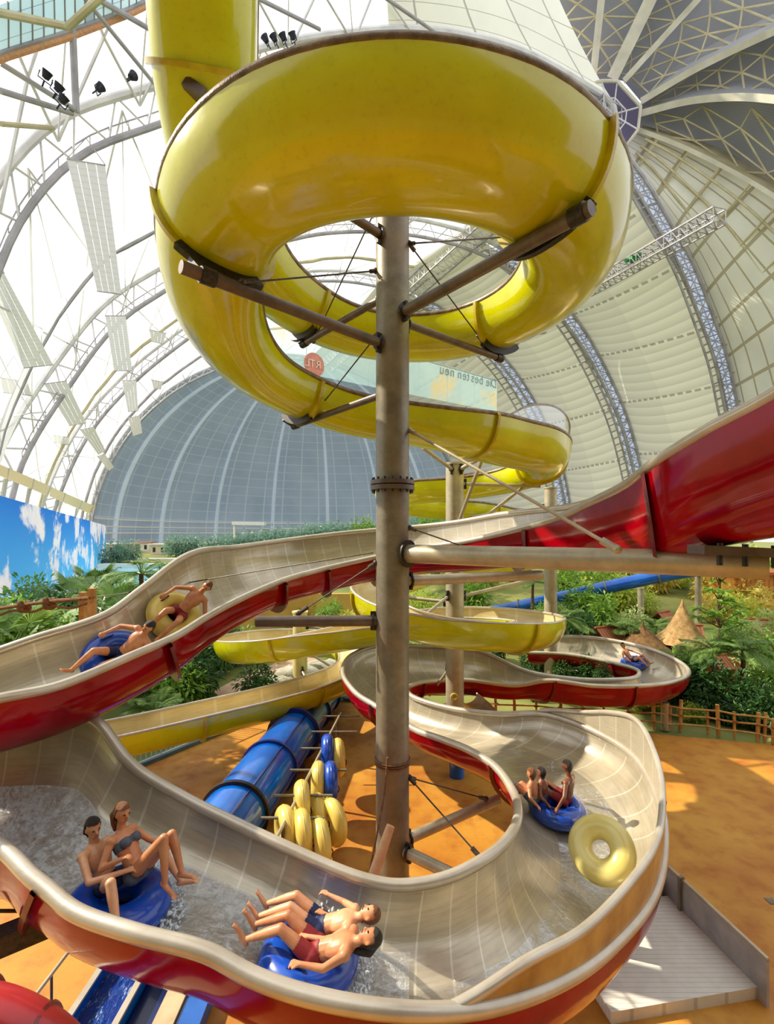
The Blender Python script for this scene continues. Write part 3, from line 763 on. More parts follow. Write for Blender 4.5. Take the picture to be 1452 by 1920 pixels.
xs = [-.5, .5, 1.2, 2, 3, 4.5, 6.5, 9, 12, 16, 20, 25, 30, 36, 44]; ys = [21.5 + i*2.0 for i in range(25)]
o = MB().rows([[V((x, y, terr(x, y) - .03)) for x in xs] for y in ys]).build('ground', bpy.data.materials['garden soil']); o['kind'] = 'structure'
# clear guard on the far yellow bend
t_ = NT('clear acrylic'); a_ = t_.n('BsdfTransparent'); b_ = t_.n('BsdfGlossy', Roughness=.08); m_ = t_.n('MixShader', i0=.18)
t_.l(a_.outputs[0], m_.inputs[1]); t_.l(b_.outputs[0], m_.inputs[2]); M_CLEAR = t_.done(m_.outputs[0])
_mg = M_GUARD; M_GUARD = M_CLEAR
guard(YEL1, near(YEL1, 950, 780, 'B'), near(YEL1, 1056, 842, 'B'), 'B', [.02, .42, .6, .62, .55, .4, .2], 'clear plastic splash guard on the far yellow bend', M_CLEAR, rimm=M_RIMB, rr=.03)
M_GUARD = _mg
# ---------------------------------------------------------------- inner tubes
M_TY = pm('yellow rubber', (232, 208, 110), .32, 0, (222, 192, 84), 2, coat=.3)
M_TYP = pm('pale yellow rubber', (236, 222, 140), .28, 0, (226, 206, 112), 2, coat=.3)
M_TB = pm('blue rubber', (18, 84, 196), .26, 0, (8, 56, 160), 2, coat=.4)
M_BLK = pm('black strap', (30, 26, 24), .5)
def tube_proto(mat, R=.352, r=.2, sq=.94, name='inner_tube', handles=2):
    t = thing(name, 'x', 'inner tube')
    MB().torus((0, 0, 0), R, r, None, 56, 22, sq).build('ring', mat, t)
    MB().torus((0, 0, 0), R + r*.995, .008, None, 56, 6).build('seam', mat, t)
    for k in range(handles):
        s = 1 if k else -1; mb = MB()
        pts = [V((-.09 + .18*i/8, s*(R+.02), r*sq + .035*math.sin(PI*i/8) - .01)) for i in range(9)]
        mb.tube(pts, .014, 8); mb.box(pts[0], (.05, .05, .012)); mb.box(pts[-1], (.05, .05, .012))
        mb.build('handle', M_BLK if mat is not M_TB else pm('dark blue strap', (10, 30, 90), .5), t)
    if handles: MB().lathe([(.022, r*sq-.02), (.022, r*sq+.012), (.012, r*sq+.016), (0, r*sq+.016)], (-R, 0, 0), 12).build('valve', M_BLK, t)
    return t
def basis(f, n):
    x = nrm(f - n*f.dot(n)); y = n.cross(x); return Matrix((x, y, n)).transposed()
tp = {}
used = {}
def put_tube(kind, loc, M, label, group=None, s=1.0):
    mat = {'y': M_TY, 'p': M_TYP, 'b': M_TB}[kind]
    if kind not in tp: tp[kind] = tube_proto(mat, .345, .205, .95, 'inner_tube', 0) if kind == 'p' else tube_proto(mat); o = tp[kind]
    else: o = dup(tp[kind])
    o['label'] = label
    if group: o['group'] = group
    o.location = loc; o.rotation_euler = M.to_euler(); o.scale = (s, s, s)
    return o
def on_flume(fl, u, v, h, tr=(.3, .7)):
    best = None
    for i in range(2, fl.n-2):
        for q in range(11):
            t = lerp(tr[0], tr[1], q/10); p, f, n = fl.frame(i, t, h)
            e = (726 + F*p.x/p.y - u)**2 + (HV - F*(p.z-HC)/p.y - v)**2
            if best is None or e < best[0]: best = (e, p, f, n, i, t)
    return best[1:]
# rack of hanging tubes on the floor
t = thing('tube_rack', 'low pole rack with crossing pegs on the orange floor holding spare tubes', 'rack', (-1.9, 11, 0))
zr = 1.36
ra, rb = V((-2.12, 9.2, zr)), V((-1.5, 15.6, zr))
MB().bar(ra, rb, .035, 10).build('rail', M_GALVL, t)
mb_pegs = []
for d, xl, xr in ((9.9, -.55, .75), (10.75, -.55, .75), (11.9, -.55, .85), (13.1, -.6, .6), (14.2, -.6, .75), (15.4, -.55, .65)):
    c = ra.lerp(rb, (d-ra.y)/(rb.y-ra.y))
    MB().bar(c + V((xl, 0, -.03)), c + V((xr, .0, -.03)), .03, 10).build('peg', M_GALV, t)
for d in (9.6, 12.6, 15.0):
    c = ra.lerp(rb, (d-ra.y)/(rb.y-ra.y)); MB().bar((c.x, c.y, 0), c, .04, 10).build('leg', M_GALVD, t)
TR = [('b',614,1412,13.1,8,'blue tube hanging at the far end of the rack, beside a yellow one'), ('y',634,1420,13.1,12,'yellow tube hanging at the far end of the rack on the right'),
      ('y',597,1467,11.9,6,'yellow tube on the middle peg directly left of a blue tube'), ('b',620,1467,11.9,10,'blue tube hanging on the right of the middle peg'),
      ('y',566,1507,10.75,14,'yellow tube on the left of the long peg below the blue pair'), ('y',597,1532,10.8,18,'yellow tube half hidden between two others on the rack'),
      ('y',624,1541,10.6,36,'yellow tube turned outward at the right of the rack, hole visible'), ('y',536,1558,10.0,26,'leftmost yellow tube at the near end of the rack'),
      ('y',567,1566,9.85,18,'middle yellow tube at the near end of the rack'), ('y',600,1582,9.8,20,'right yellow tube at the near end of the rack, lowest one')]
for k, u, v, d, yaw, lb in TR:
    M = Matrix.Rotation(math.radians(yaw), 3, 'Z') @ Matrix.Rotation(PI/2, 3, 'Y')
    put_tube(k, P(u, v, d), M, lb, 'spare tubes hanging on the floor rack', .9)
# big blue closed slide tube along the floor
def ax(d): return V((-3.5 + .114*(d-11), d, .74))
t = thing('blue_slide', 'big closed blue tube slide lying along the orange floor beside the rack', 'water slide', ax(12))
MB().tube([ax(d) for d in (8.4, 9.5, 11, 12, 13.2, 14.4, 15.4)], .72, 32, False).build('tube_section', M_BLUE, t)
MB().tube([ax(d) + V((0, 0, -.08)) for d in (15.4, 16.5, 18, 19.5, 21.5)], .62, 32, False).build('tube_section', M_BLUE, t)
for d, r, m in ((11.0, .8, M_BOLT), (13.2, .79, M_FLB), (15.4, .86, M_FLB), (17.6, .7, M_FLB), (19.3, .7, M_FLB)):
    a = ax(d) + (V((0, 0, -.08)) if d > 16 else V((0, 0, 0)))
    MB().tube([a - V((0, .05, 0)), a + V((0, .05, 0))], r, 32).build('flange', m, t)
for s in (-1, 1):
    mb = MB(); mb.sbar(ax(8.6) + V((.7*.55, 0, .62)) if s < 0 else ax(8.6) + V((.74, 0, -.05)), (ax(15.3) + V((.7*.55, 0, .62))) if s < 0 else ax(15.3) + V((.74, 0, -.05)), .05, .05)
    mb.build('seam_strip', M_FLB, t, False)
mb = MB()
for d in (9.5, 12.2, 14.6, 16.6, 18.6): a = ax(d); mb.box((a.x, a.y, .06), (1.2, .25, .12))
mb.build('cradle', M_GALVD, t, False)
# background blue slide
t = thing('blue_slide', 'bright blue tube slide crossing the greenery at the right', 'water slide', P(955, 1140, 33))
pts = sp3([P(900, 1152, 35), P(960, 1140, 34), P(1050, 1121, 32.5), P(1145, 1100, 31.2), P(1240, 1080, 30.4), P(1330, 1064, 30), P(1420, 1046, 30)], 30)
MB().tube(pts, .42, 20).build('tube_section', M_BLUE, t)
for u in (5, 9, 14, 19, 23): 
    a = pts[u]; d = nrm(pts[u+1]-a); MB().tube([a - d*.04, a + d*.04], .5, 20).build('flange', M_GALV, t)
# grey metal chute behind the second column
t = thing('grey_chute', 'small grey metal chute on the floor behind the pale column', 'chute', G(905, 1345))
pts = sp3([P(870, 1300, 16.5), P(895, 1320, 17.2), P(915, 1340, 17.6), P(925, 1352, 17.8)], 12); R = []
for p in pts: R.append([p + V((.45*math.cos(PI*k/10), 0, -.35*math.sin(PI*k/10)*1)) for k in range(11)])
MB().rows(R).build('channel', pm('grey metal sheet', (186, 190, 200), .3, .4, (150, 154, 166), 3), t)
for k in (0, 10): MB().tube([r[k] for r in R], .03, 8).build('rim', M_RIM, t)
# water channels at the bottom left
M_WAT = None
t_ = NT('rippling blue water'); s_ = t_.sep(t_.obj())
mp_ = t_.n('Mapping'); mp_.inputs['Scale'].default_value = (5, 1.6, 1); t_.l(t_.obj(), mp_.inputs[0])
n_ = t_.noise(1.6, 6, .6, mp_.outputs[0], 1.2); n2_ = t_.noise(9, 4, .6, mp_.outputs[0])
c_ = t_.mix(t_.ramp(n_, .5, .72), srgb(8, 56, 150), srgb(40, 110, 200)); c_ = t_.mix(t_.ramp(t_.math('MULTIPLY', n_, n2_), .3, .42), c_, srgb(225, 238, 250))
M_WATB = t_.done(t_.pbr(c_, .08, 0, t_.bump(t_.math('ADD', n_, n2_), .9, .06), 0, .5))
def foam_mat(name, lo, hi, bs):
  t_ = NT(name); mp_ = t_.n('Mapping'); mp_.inputs['Scale'].default_value = (.7, 5, 1); t_.l(t_.uv(), mp_.inputs[0])
  n_ = t_.noise(2.4, 7, .65, mp_.outputs[0], .8); n2_ = t_.noise(13, 5, .6)
  f_ = t_.ramp(t_.math('ADD', t_.math('MULTIPLY', n_, .7), t_.math('MULTIPLY', n2_, .45)), lo, hi)
  pb_ = t_.pbr(t_.mix(n2_, srgb(200, 204, 204), srgb(250, 250, 250)), .18, 0, t_.bump(t_.math('ADD', n_, n2_), bs, .06), 0, .6)
  tr_ = t_.n('BsdfTransparent'); gl_ = t_.n('BsdfGlossy', Roughness=.06); t_.l(t_.bump(t_.math('ADD', n_, n2_), bs*.8, .05), gl_.inputs['Normal'])
  m1_ = t_.n('MixShader', i0=.3); t_.l(tr_.outputs[0], m1_.inputs[1]); t_.l(gl_.outputs[0], m1_.inputs[2])
  m2_ = t_.n('MixShader'); t_.l(t_.math('MULTIPLY', f_, .7), m2_.inputs[0]); t_.l(m1_.outputs[0], m2_.inputs[1]); t_.l(pb_, m2_.inputs[2])
  return t_.done(m2_.outputs[0])
M_FOAM = foam_mat('foaming slide water', .47, .66, .9)
def water(fl, i0, i1, t0, t1, label, h=.03):
    ts = [lerp(t0, t1, k/14) for k in range(15)]; R = []
    for i in range(i0, i1+1):
        R.append([fl.pt(i, q, -h - .035*max(0, math.sin(i*.9 + q*9) * math.sin(i*.37 - q*21))) for q in ts])
    U = [[x]*15 for x in fl.arc[i0:i1+1]]
    o = grid_uv('flowing_water', R, U, [ts]*len(R), M_FOAM); return tag(o, label, 'water', kind='stuff')
water(RED2, 0, near(RED2, 800, 1897, 'A'), .26, .74, 'white foaming water rushing down the near red slide past the couple')
M_F0 = M_FOAM; M_FOAM = foam_mat('soft slide water', .62, .8, .35)
water(RED2, near(RED2, 800, 1897, 'A') + 1, near(RED2, 980, 1340, 'A'), .33, .58, 'thin water film round the right bend under the yellow tube', .015)
M_FOAM = M_F0
def splash(c, f, R, n, label, seed, h=.3):
    r = random.Random(seed); mb = MB(); c = V(c); sd = nrm(f.cross(V((0, 0, 1))))
    for _ in range(n):
        a = r.uniform(-1.9, .75); k = R*r.uniform(.92, 1.25); p = c + f*math.cos(a)*k + sd*math.sin(a)*k + V((0, 0, r.uniform(-.16, h)*r.random() - .05))
        d = (f*math.cos(a) + sd*math.sin(a) + V((0, 0, r.uniform(.1, .8))))*r.uniform(.01, .05); w = r.uniform(.008, .022)
        mb.tube([p, p + d*.5, p + d], [w*.5, w, w*.3], 5)
    return tag(mb.build('water_splash', M_DROP), label, 'splash', kind='stuff')
M_DROP = pm('white spray', (240, 244, 248), .1, 0, (220, 230, 238), 8)
t = thing('water_trough', 'blue trough of running water on the floor at bottom left', 'trough', (-4.1, 6, 0))
X0, X1 = -4.47, -3.76
o = MB().box(((X0+X1)/2, 5.6, .03), (X1-X0, 6.6, .06)).build('trough_bed', M_BLUE, t, False)
for x in (X0, X1): MB().box((x, 5.6, .2), (.04, 6.6, .4)).build('side_wall', M_BLUE, t, False)
for x in (X0, X1): MB().box((x, 5.6, .415), (.09, 6.6, .035)).build('rim', M_RIM, t, False)
mb = MB(); R = [[V((lerp(X0+.02, X1-.02, k/20), 2.4 + 6.4*i/120, .24 + .02*math.sin(i*.8+k)*math.sin(k*1.1-i*.23))) for k in range(21)] for i in range(121)]
tag(mb.rows(R).build('trough_water', M_WATB), 'white streaked blue water running in the trough at bottom left', 'water', kind='stuff')
t = thing('blue_basin', 'dark blue basin wall and second trough beside the water trough', 'trough', (-3.3, 6, 0))
MB().box((-3.53, 5.6, .1), (.36, 6.6, .2)).build('floor_strip', pm('deep blue', (6, 34, 110), .3, 0, (4, 22, 80), 2, coat=.3), t, False)
MB().box((-3.17, 5.6, .14), (.3, 6.6, .28)).build('walk_board', pm('beige board', (206, 186, 150), .6, 0, (180, 158, 122), 3), t, False)
MB().box((-2.83, 5.6, .12), (.34, 6.6, .24)).build('second_trough', M_BLUE, t, False)
t = thing('hand_railing', 'thin white hand railing beside the water trough at bottom left', 'railing', (-4.72, 6.5, 0))
MB().tube([(-4.72, 4.2, 1.0), (-4.72, 7.6, 1.0)], .025, 10).build('rail', M_RIM, t)
for y in (4.6, 6.75): MB().tube([(-4.72, y, 0), (-4.72, y, 1.0)], .018, 8).build('post', pm('blue grey steel', (70, 84, 110), .4, .4, (50, 60, 84), 5), t)
# splash-out platform at right
t = thing('exit_platform', 'grey white stepped exit platform with low side wall at lower right', 'platform', (4.6, 8.3, 0))
Mw = Matrix.Rotation(math.radians(9), 4, 'Z'); c = V((4.55, 8.35, 0))
pl = NT('white board deck'); q_ = pl.sep(pl.obj()); ln_ = pl.math('LESS_THAN', pl.math('FRACT', pl.math('MULTIPLY', q_[1], 12.0)), .12)
M_DECK = pl.done(pl.pbr(pl.mix(pl.math('MULTIPLY', ln_, .35), pl.mix(pl.noise(5), srgb(240, 236, 226), srgb(214, 206, 190)), srgb(120, 110, 96)), .5))
MB().box(c + Mw @ V((-.2, -.15, .09)), (2.5, 1.9, .18), Mw).build('deck', M_DECK, t, False)
MB().box(c + Mw @ V((-.2, 1.2, .2)), (2.2, .8, .4), Mw).build('step', M_DECK, t, False)
wall = MB(); wall.box(c + Mw @ V((1.05, .55, .36)), (.05, 3.6, .72), Mw)
w_ = wall.build('side_wall', pm('grey panel', (190, 190, 190), .4, .2, (160, 160, 164), 3), t, False)
MB().tube([c + Mw @ V((1.05, -1.25, .73)), c + Mw @ V((1.05, 2.35, .73))], .035, 8).build('wall_rim', M_RIM, w_)
MB().box(c + Mw @ V((1.02, .45, .4)), (.1, .06, .8), Mw).build('post', M_GALV, t, False)
# floor drain
tag(MB().box(G(1447, 1690) + V((0, 0, .006)), (.16, .16, .012)).build('floor_drain', M_GALV, None, False), 'small square metal drain in the orange floor at the right edge', 'drain')
# fences
M_BAM = pm('bamboo', (212, 168, 96), .6, 0, (168, 112, 54), 4, .3)
t = thing('bamboo_fence', 'rustic bamboo pole fence between orange floor and greenery at right', 'fence', (8, 17.8, 0))
FP = [G(u, v) for u, v in ((905,1345),(931,1348),(966,1351),(1005,1353),(1050,1356),(1092,1358),(1133,1361),(1178,1364),(1226,1367),(1256,1370),(1276,1371),(1328,1377),(1348,1380),(1378,1384),(1421,1391),(1434,1393),(1451,1397),(1490,1402),(1530,1408))]
for i, p in enumerate(FP):
    h = 1.0 + .14*math.sin(i*2.7); l = V((.05*math.sin(i*5.1), 0, 0))
    MB().tube([p, p + l + V((0, 0, h))], .055 + .012*math.sin(i*3.3), 8).build('post', M_BAM, t)
for k, z in enumerate((.28, .6, .88)):
    MB().tube([p + V((0, -.05, z + .03*math.sin(j*4.1+k))) for j, p in enumerate(FP)], .032, 7).build('rail', M_BAM, t)
mb = MB()
for j, p in enumerate(FP): mb.torus(p + V((0, -.03, .6)), .075, .018, None, 12, 6)
mb.build('lashing', pm('red brown rope', (150, 70, 40), .8), t)
t = thing('white_railing', 'white metal bar railing along the floor edge behind the left yellow slide', 'railing', (-6.7, 16.2, 0))
a, b = V((-8.9, 12.9, 0)), V((-5.6, 17.9, 0))
M_WHT = pm('white paint', (236, 234, 226), .5, 0, (220, 216, 206), 4)
for z in (.12, .98): MB().bar(a + V((0, 0, z)), b + V((0, 0, z)), .03, 8).build('rail', M_WHT, t)
for i in range(37): 
    p = a.lerp(b, i/36); MB().bar(p + V((0, 0, 0 if i % 6 == 0 else .12)), p + V((0, 0, .98)), .022 if i % 6 == 0 else .013, 6).build('post' if i % 6 == 0 else 'baluster', M_WHT, t)
#k_ = MB().sbar(V((-9.4, 12.2, .06)), V((-1.9, 20.7, .06)), .3, .16).build('trim_1', pm('blue grey kerb', (96, 128, 140), .6, 0, (74, 104, 118), 3), None, False) if False else None
kp = [V((-14.2, 6.0, .06)), V((-7.5, 15.0, .06)), V((-5.7, 17.7, .06)), V((-1.9, 20.7, .06)), V((2, 19.7, .06))]
mb = MB()
for p, q in zip(kp, kp[1:]): mb.sbar(p, q, .26, .14)
o = mb.build('trim_1', pm('blue grey kerb', (96, 128, 140), .6, 0, (74, 104, 118), 3), None, False); o['kind'] = 'structure'
# rope barrier
M_ROPE = pm('brown rope', (150, 104, 66), .9, 0, (96, 62, 38), 20, .5)
M_WOOD = pm('warm wood', (206, 160, 96), .6, 0, (160, 112, 60), 3, .2)
rp = [P(-60, 1150, 13.5), P(45, 1134, 13), P(92, 1128, 12.7), P(172, 1121, 12.2)]
t = thing('rope_barrier', 'thick brown knotted rope running left from the wooden post', 'rope', rp[0])
MB().tube(sp3(rp, 30), .05, 8).build('rope', M_ROPE, t)
MB().tube([p + V((0, 0, -.12 - .1*math.sin(i/29*PI*3)**2)) for i, p in enumerate(sp3(rp, 30))], .035, 8).build('rope', M_ROPE, t)
for q in rp[1:3]:
    mb = MB()
    for k in range(6): mb.torus(q + V((.06*math.sin(k*2.1), .05*math.cos(k*1.7), -.06 + .05*math.sin(k*3.7))), .1, .045, Matrix.Rotation(k*1.1, 4, 'X') @ Matrix.Rotation(k*.9, 4, 'Y'), 14, 7)
    mb.build('knot', M_ROPE, t)
tag(MB().tube([rp[3], P(250, 1110, 11.4), P(450, 1076, 9.6), P(700, 1036, 8.72)], .014, 6).build('guy_cable', M_WIRE), 'thin dark cable from the wooden post to the tall column', 'cable')
for u, d, v0, lb in ((173, 12.25, 1103, 'squared wooden post at the rope end, right one of the pair'), (156, 12.9, 1110, 'thinner red brown wooden post at the rope end, left one of the pair')):
    p = P(u, v0, d); tag(MB().box((p.x, p.y, p.z/2), (.15, .15, p.z)).build('wooden_post', M_WOOD, None, False), lb, 'post')
# pale log and rope at the foot of the tall column
a, b = P(733, 1548, 7.9), P(694, 1660, 7.6); d_ = nrm(b-a)
t = thing('lashed_log', 'pale leaning wooden log lashed at the foot of the tall column', 'log', b)
MB().tube([a, a.lerp(b, .5), b + d_*.6], [.07, .085, .1], 12).build('log', pm('pale wood', (226, 190, 150), .6, 0, (196, 150, 110), 3), t)
MB().tube(sp3([P(727, 1420, 8.3), P(722, 1480, 8.3), P(708, 1560, 8.1), P(690, 1650, 7.8)], 20), .016, 6).build('rope', M_ROPE, t)
mb = MB()
for k in range(3): mb.torus(V((CX, CY, 3.05 + .04*k)), .315, .015, None, 30, 6)
mb.build('rope_wrap', M_ROPE, t)
# red padded rail end close to the camera
t = thing('red_padding', 'blurred round red padded rail end in the bottom left corner', 'padding', P(20, 1950, 1.5))
MB().tube(sp3([P(-160, 1905, 1.5), P(-40, 1905, 1.5), P(40, 1935, 1.5), P(110, 1990, 1.5), P(150, 2080, 1.5)], 20), .085, 20).build('pad', pm('red vinyl', (176, 30, 34), .35, 0, (140, 16, 22), 6, coat=.2), t)
mb = MB()
for u, v in ((-40, 1905), (75, 1958)): mb.torus(P(u, v, 1.5), .09, .012, Matrix.Rotation(PI/2, 4, 'Y'), 24, 6)
mb.build('stitched_band', M_FLR, t)
q = P(150, 2080, 1.5); MB().tube([(q.x, q.y, 0), q], .03, 10).build('post', M_GALV, t)
# ---------------------------------------------------------------- things hanging in the roof
M_LOUV = None
t_ = NT('perforated white louvre'); s_ = t_.sep(t_.uv())
sl_ = t_.math('LESS_THAN', t_.math('ABSOLUTE', t_.math('SUBTRACT', t_.math('FRACT', t_.math('MULTIPLY', s_[0], 4.0)), .5)), .46)
ho_ = t_.math('LESS_THAN', t_.math('FRACT', t_.math('MULTIPLY', s_[1], 22.0)), .25)
cc_ = t_.mix(sl_, srgb(250, 250, 250), srgb(212, 210, 214)); cc_ = t_.mix(t_.math('MULTIPLY', ho_, .15), cc_, srgb(150, 150, 150))
pb_ = t_.pbr(cc_, .6, 0, None, 0, .3, cc_, .25); tr_ = t_.n('BsdfTransparent'); mx_ = t_.n('MixShader')
t_.l(t_.math('ADD', t_.math('MULTIPLY', sl_, .75), .25), mx_.inputs[0]); t_.l(tr_.outputs[0], mx_.inputs[1]); t_.l(pb_, mx_.inputs[2]); M_LOUV = t_.done(mx_.outputs[0])
LV = [([(125,298),(198,310),(228,552),(182,546)],58,66,'large pale slatted louvre panel hanging below the nearest arch'),
      ([(197,592),(236,592),(248,695),(214,695)],88,94,'slatted louvre panel hanging straight below the second arch'),
      ([(-40,500),(8,512),(100,684),(44,690)],60,74,'large slatted louvre panel at the left edge'),
      ([(82,720),(125,714),(162,793),(130,798)],98,108,'slatted louvre panel tilted below the second arch at left'),
      ([(150,806),(176,800),(198,845),(184,852)],130,140,'small slatted louvre panel low at left near the third arch'),
      ([(229,713),(256,713),(259,770),(240,772)],140,146,'small slatted louvre panel hanging below the third arch'),
      ([(182,856),(196,850),(214,876),(205,883)],165,172,'tiny slatted louvre panel just above the wooden canopy'),
      ([(240,784),(262,779),(267,812),(250,818)],178,184,'tiny slatted louvre panel in front of the dome edge'),
      ([(0,708),(52,716),(60,742),(6,736)],80,82,'flat grey louvre at the left edge below the large one'),
      ([(100,816),(130,820),(128,834),(102,830)],120,122,'flat grey louvre left of the small tilted panels'),
      ([(280,618),(312,625),(306,645),(284,640)],125,128,'flat grey louvre beside the yellow coil at left'),
      ([(284,712),(306,716),(302,730),(288,728)],165,168,'tiny flat grey louvre above the far dome edge')]
for q, d0, d1, lb in LV:
    a, b, c, e = P(*q[0], d0), P(*q[1], d0), P(*q[2], d1), P(*q[3], d1)
    t = thing('louvre_panel', lb, 'louvre', a, 'louvre panels under the roof')
    R = [[a.lerp(b, k/4).lerp(e.lerp(c, k/4), i/10) for k in range(5)] for i in range(11)]
    grid_uv('slats', R, [[k/4 for k in range(5)]]*11, [[i/10]*5 for i in range(11)], M_LOUV, t, False)
    mb = MB(); top_ = a.lerp(b, .5) + V((0, 0, (d0)*.05))
    mb.bar(a, top_, .05, 4); mb.bar(b, top_, .05, 4); mb.bar(a, b, .08, 4); mb.bar(e, c, .08, 4)
    mb.build('hanger', M_STEELG, t)
# wooden slatted canopies on the cloud wall
t_ = NT('cream slats'); s_ = t_.sep(t_.uv()); f_ = t_.math('FRACT', t_.math('MULTIPLY', s_[1], 9.0))
cc_ = t_.mix(t_.math('LESS_THAN', f_, .2), srgb(244, 224, 178), srgb(196, 164, 116)); M_SLAT = t_.done(t_.pbr(cc_, .6, 0, None, 0, .3, cc_, .2))
for q, dd, lb in (([(-20,862),(10,870),(100,914),(90,930),(-20,884)],(30,30,57,55,30),'nearer cream slatted canopy above the cloud painted wall'), ([(98,914),(98,914),(180,950),(168,963),(92,930)],(57,57,104,100,55),'farther cream slatted canopy above the cloud painted wall')):
    pts = [P(u, v, d) for (u, v), d in zip(q, dd)]
    t = thing('slatted_canopy', lb, 'canopy', pts[0])
    top_, bot = resample([pts[0], pts[2]], 12), resample([pts[4], pts[3]], 12)
    R = [[a.lerp(b, k/4) for k in range(5)] for a, b in zip(top_, bot)]
    grid_uv('slats', R, [[i/11]*5 for i in range(12)], [[k/4 for k in range(5)]]*12, M_SLAT, t, False)
    for i in (2, 6, 10): MB().bar(bot[i], bot[i] + V((-.6, .2, -2.6)), .16, 5).bar(top_[i], bot[i] + V((-.6, .2, -2.0)), .12, 5).build('brace', M_CONC, t)
# spotlights on the arch catwalk
sp_ = None
for u, v, lb in ((87,140,'leftmost spotlight on the sloping strut, topmost of the left three'),(110,165,'second spotlight of the left cluster on the nearest arch'),(118,186,'lowest spotlight of the left cluster at the arch kink'),(187,165,'single spotlight on the catwalk left of the yellow tube'),(248,143,'single spotlight on the catwalk beside the yellow tube'),
                 (498,73,'first of four spotlights in a row right of the yellow tube'),(514,71,'second of four spotlights in a row right of the yellow tube'),(531,69,'third of four spotlights in a row right of the yellow tube'),(549,67,'last of four spotlights in a row right of the yellow tube')):
    p = P(u, v, 50 if u < 130 else 55 if u < 300 else 64)
    if sp_ is None:
        sp_ = thing('spotlight', lb, 'spotlight', (0, 0, 0), 'spotlights on the nearest arch'); MS = pm('black lamp housing', (44, 46, 60), .5, .3, (30, 30, 40), 3)
        Mr = Matrix.Rotation(.5, 4, 'X')
        hd = MB().lathe([(.05, -.45), (.32, -.38), (.42, 0), (.52, .35), (.46, .36), (0, .3)], (0, 0, 0), 16).build('housing', MS, sp_)
        MB().lathe([(0, .33), (.45, .37)], (0, 0, 0), 16).build('lens', pm('lamp glass', (150, 160, 180), .1), hd)
        MB().tube([(-.58, 0, 0), (-.58, 0, -.6), (.58, 0, -.6), (.58, 0, 0)], .06, 6).build('yoke', MS, sp_); MB().bar((0, 0, -.6), (0, 0, -1.2), .08, 6).build('clamp', MS, sp_)
        o = sp_
    else: o = dup(sp_, label=lb)
    o.location = p; o.rotation_euler = (.6, .2, u*.01)
# slanting gantry truss at right with green winch
t = thing('gantry_truss', 'slanting square lattice gantry in front of the right roof arches', 'gantry', P(1345, 405, 100))
A, B = P(1350, 404, 98), P(1050, 572, 150); d_ = nrm(B-A); s1 = nrm(d_.cross(V((0,0,1))))*1.6
ch_ = [[A.lerp(B, i/26) + s1*x + V((0,0,z)) for i in range(27)] for x in (-1, 1) for z in (-1.5, 1.5)]
mb = MB()
for c in ch_: mb.tube(c, .24, 5)
mb.build('chord', M_STEELG, t); mb = MB()
for x, y in ((0,1),(2,3),(0,2),(1,3)):
    for i in range(26): mb.bar(ch_[x][i], ch_[y][i+1], .12, 4)
    for i in range(27): mb.bar(ch_[x][i], ch_[y][i], .12, 4)
mb.build('web_bars', M_STEELG, t)
t = thing('green_winch', 'small bright green winch machine on the slanting gantry', 'winch', P(1186, 484, 122)); MGW = pm('green paint', (30, 150, 60), .4, 0, (16, 110, 40), 2)
c = P(1186, 486, 120); MB().box(c, (2.2, 1.5, .9), Matrix.Rotation(.5, 4, 'Z')).build('body', MGW, t, False)
MB().tube([c + V((-1.6, 0, -.5)), c + V((1.9, .3, 1.0))], .45, 12).build('drum', MGW, t); MB().box(c + V((1.6, 0, 1.2)), (1.1, .8, .7)).build('motor', MGW, t, False)
# small lamp frames on the right fabric
for u, v, d, lb in ((1005, 627, 140, 'small flat lamp frame hanging below the second arch at right'), (1300, 690, 150, 'tiny dark lamp on the nearest arch at right')):
    p = P(u, v, d); t = thing('hanging_lamp', lb, 'lamp', p)
    MB().sbar(p - V((3, 0, .6)), p + V((3, 0, .6)), 1.2, .3).build('frame', M_STEELG, t, False); MB().bar(p, p + V((0, 0, 3)), .07, 4).build('hanger', M_STEELG, t)
# long diagonal roof tubes at top left
for i, (a, b, r, lb) in enumerate([((132,-40,60),(143,210,62),.42,'upright grey roof tube left of the yellow flume'), ((0,118,56),(140,205,61.5),.3,'grey roof strut rising to the arch kink from upper left'), ((-10,22,50),(128,50,56),.4,'cream roof tube near the top left corner'),
      ((145,-20,58),(300,170,68),.26,'grey roof strut falling right beside the upright tube'), ((160,-15,60),(290,60,70),.34,'thick grey roof tube at the top left of the yellow flume'), ((128,50,56),(205,-20,52),.4,'cream roof tube bending up from the top left tube'),
      ((0,170,54),(135,212,61.8),.34,'lower grey roof strut meeting the arch kink from the left'), ((0,232,54),(100,240,60),.26,'cream roof strut low at left under the arch'), ((470,-10,70),(600,55,80),.28,'grey strut right of the yellow flume at the top'), ((700,-20,80),(830,70,92),.28,'grey strut above the big yellow ring')]):
    a = (a[0], a[1], a[2]*.86); b = (b[0], b[1], b[2]*.88); tag(MB().bar(P(*a), P(*b), r*.88, 8).build('roof_tube', M_STEELT if 'cream' in lb else M_STEELG), lb, 'roof tube')
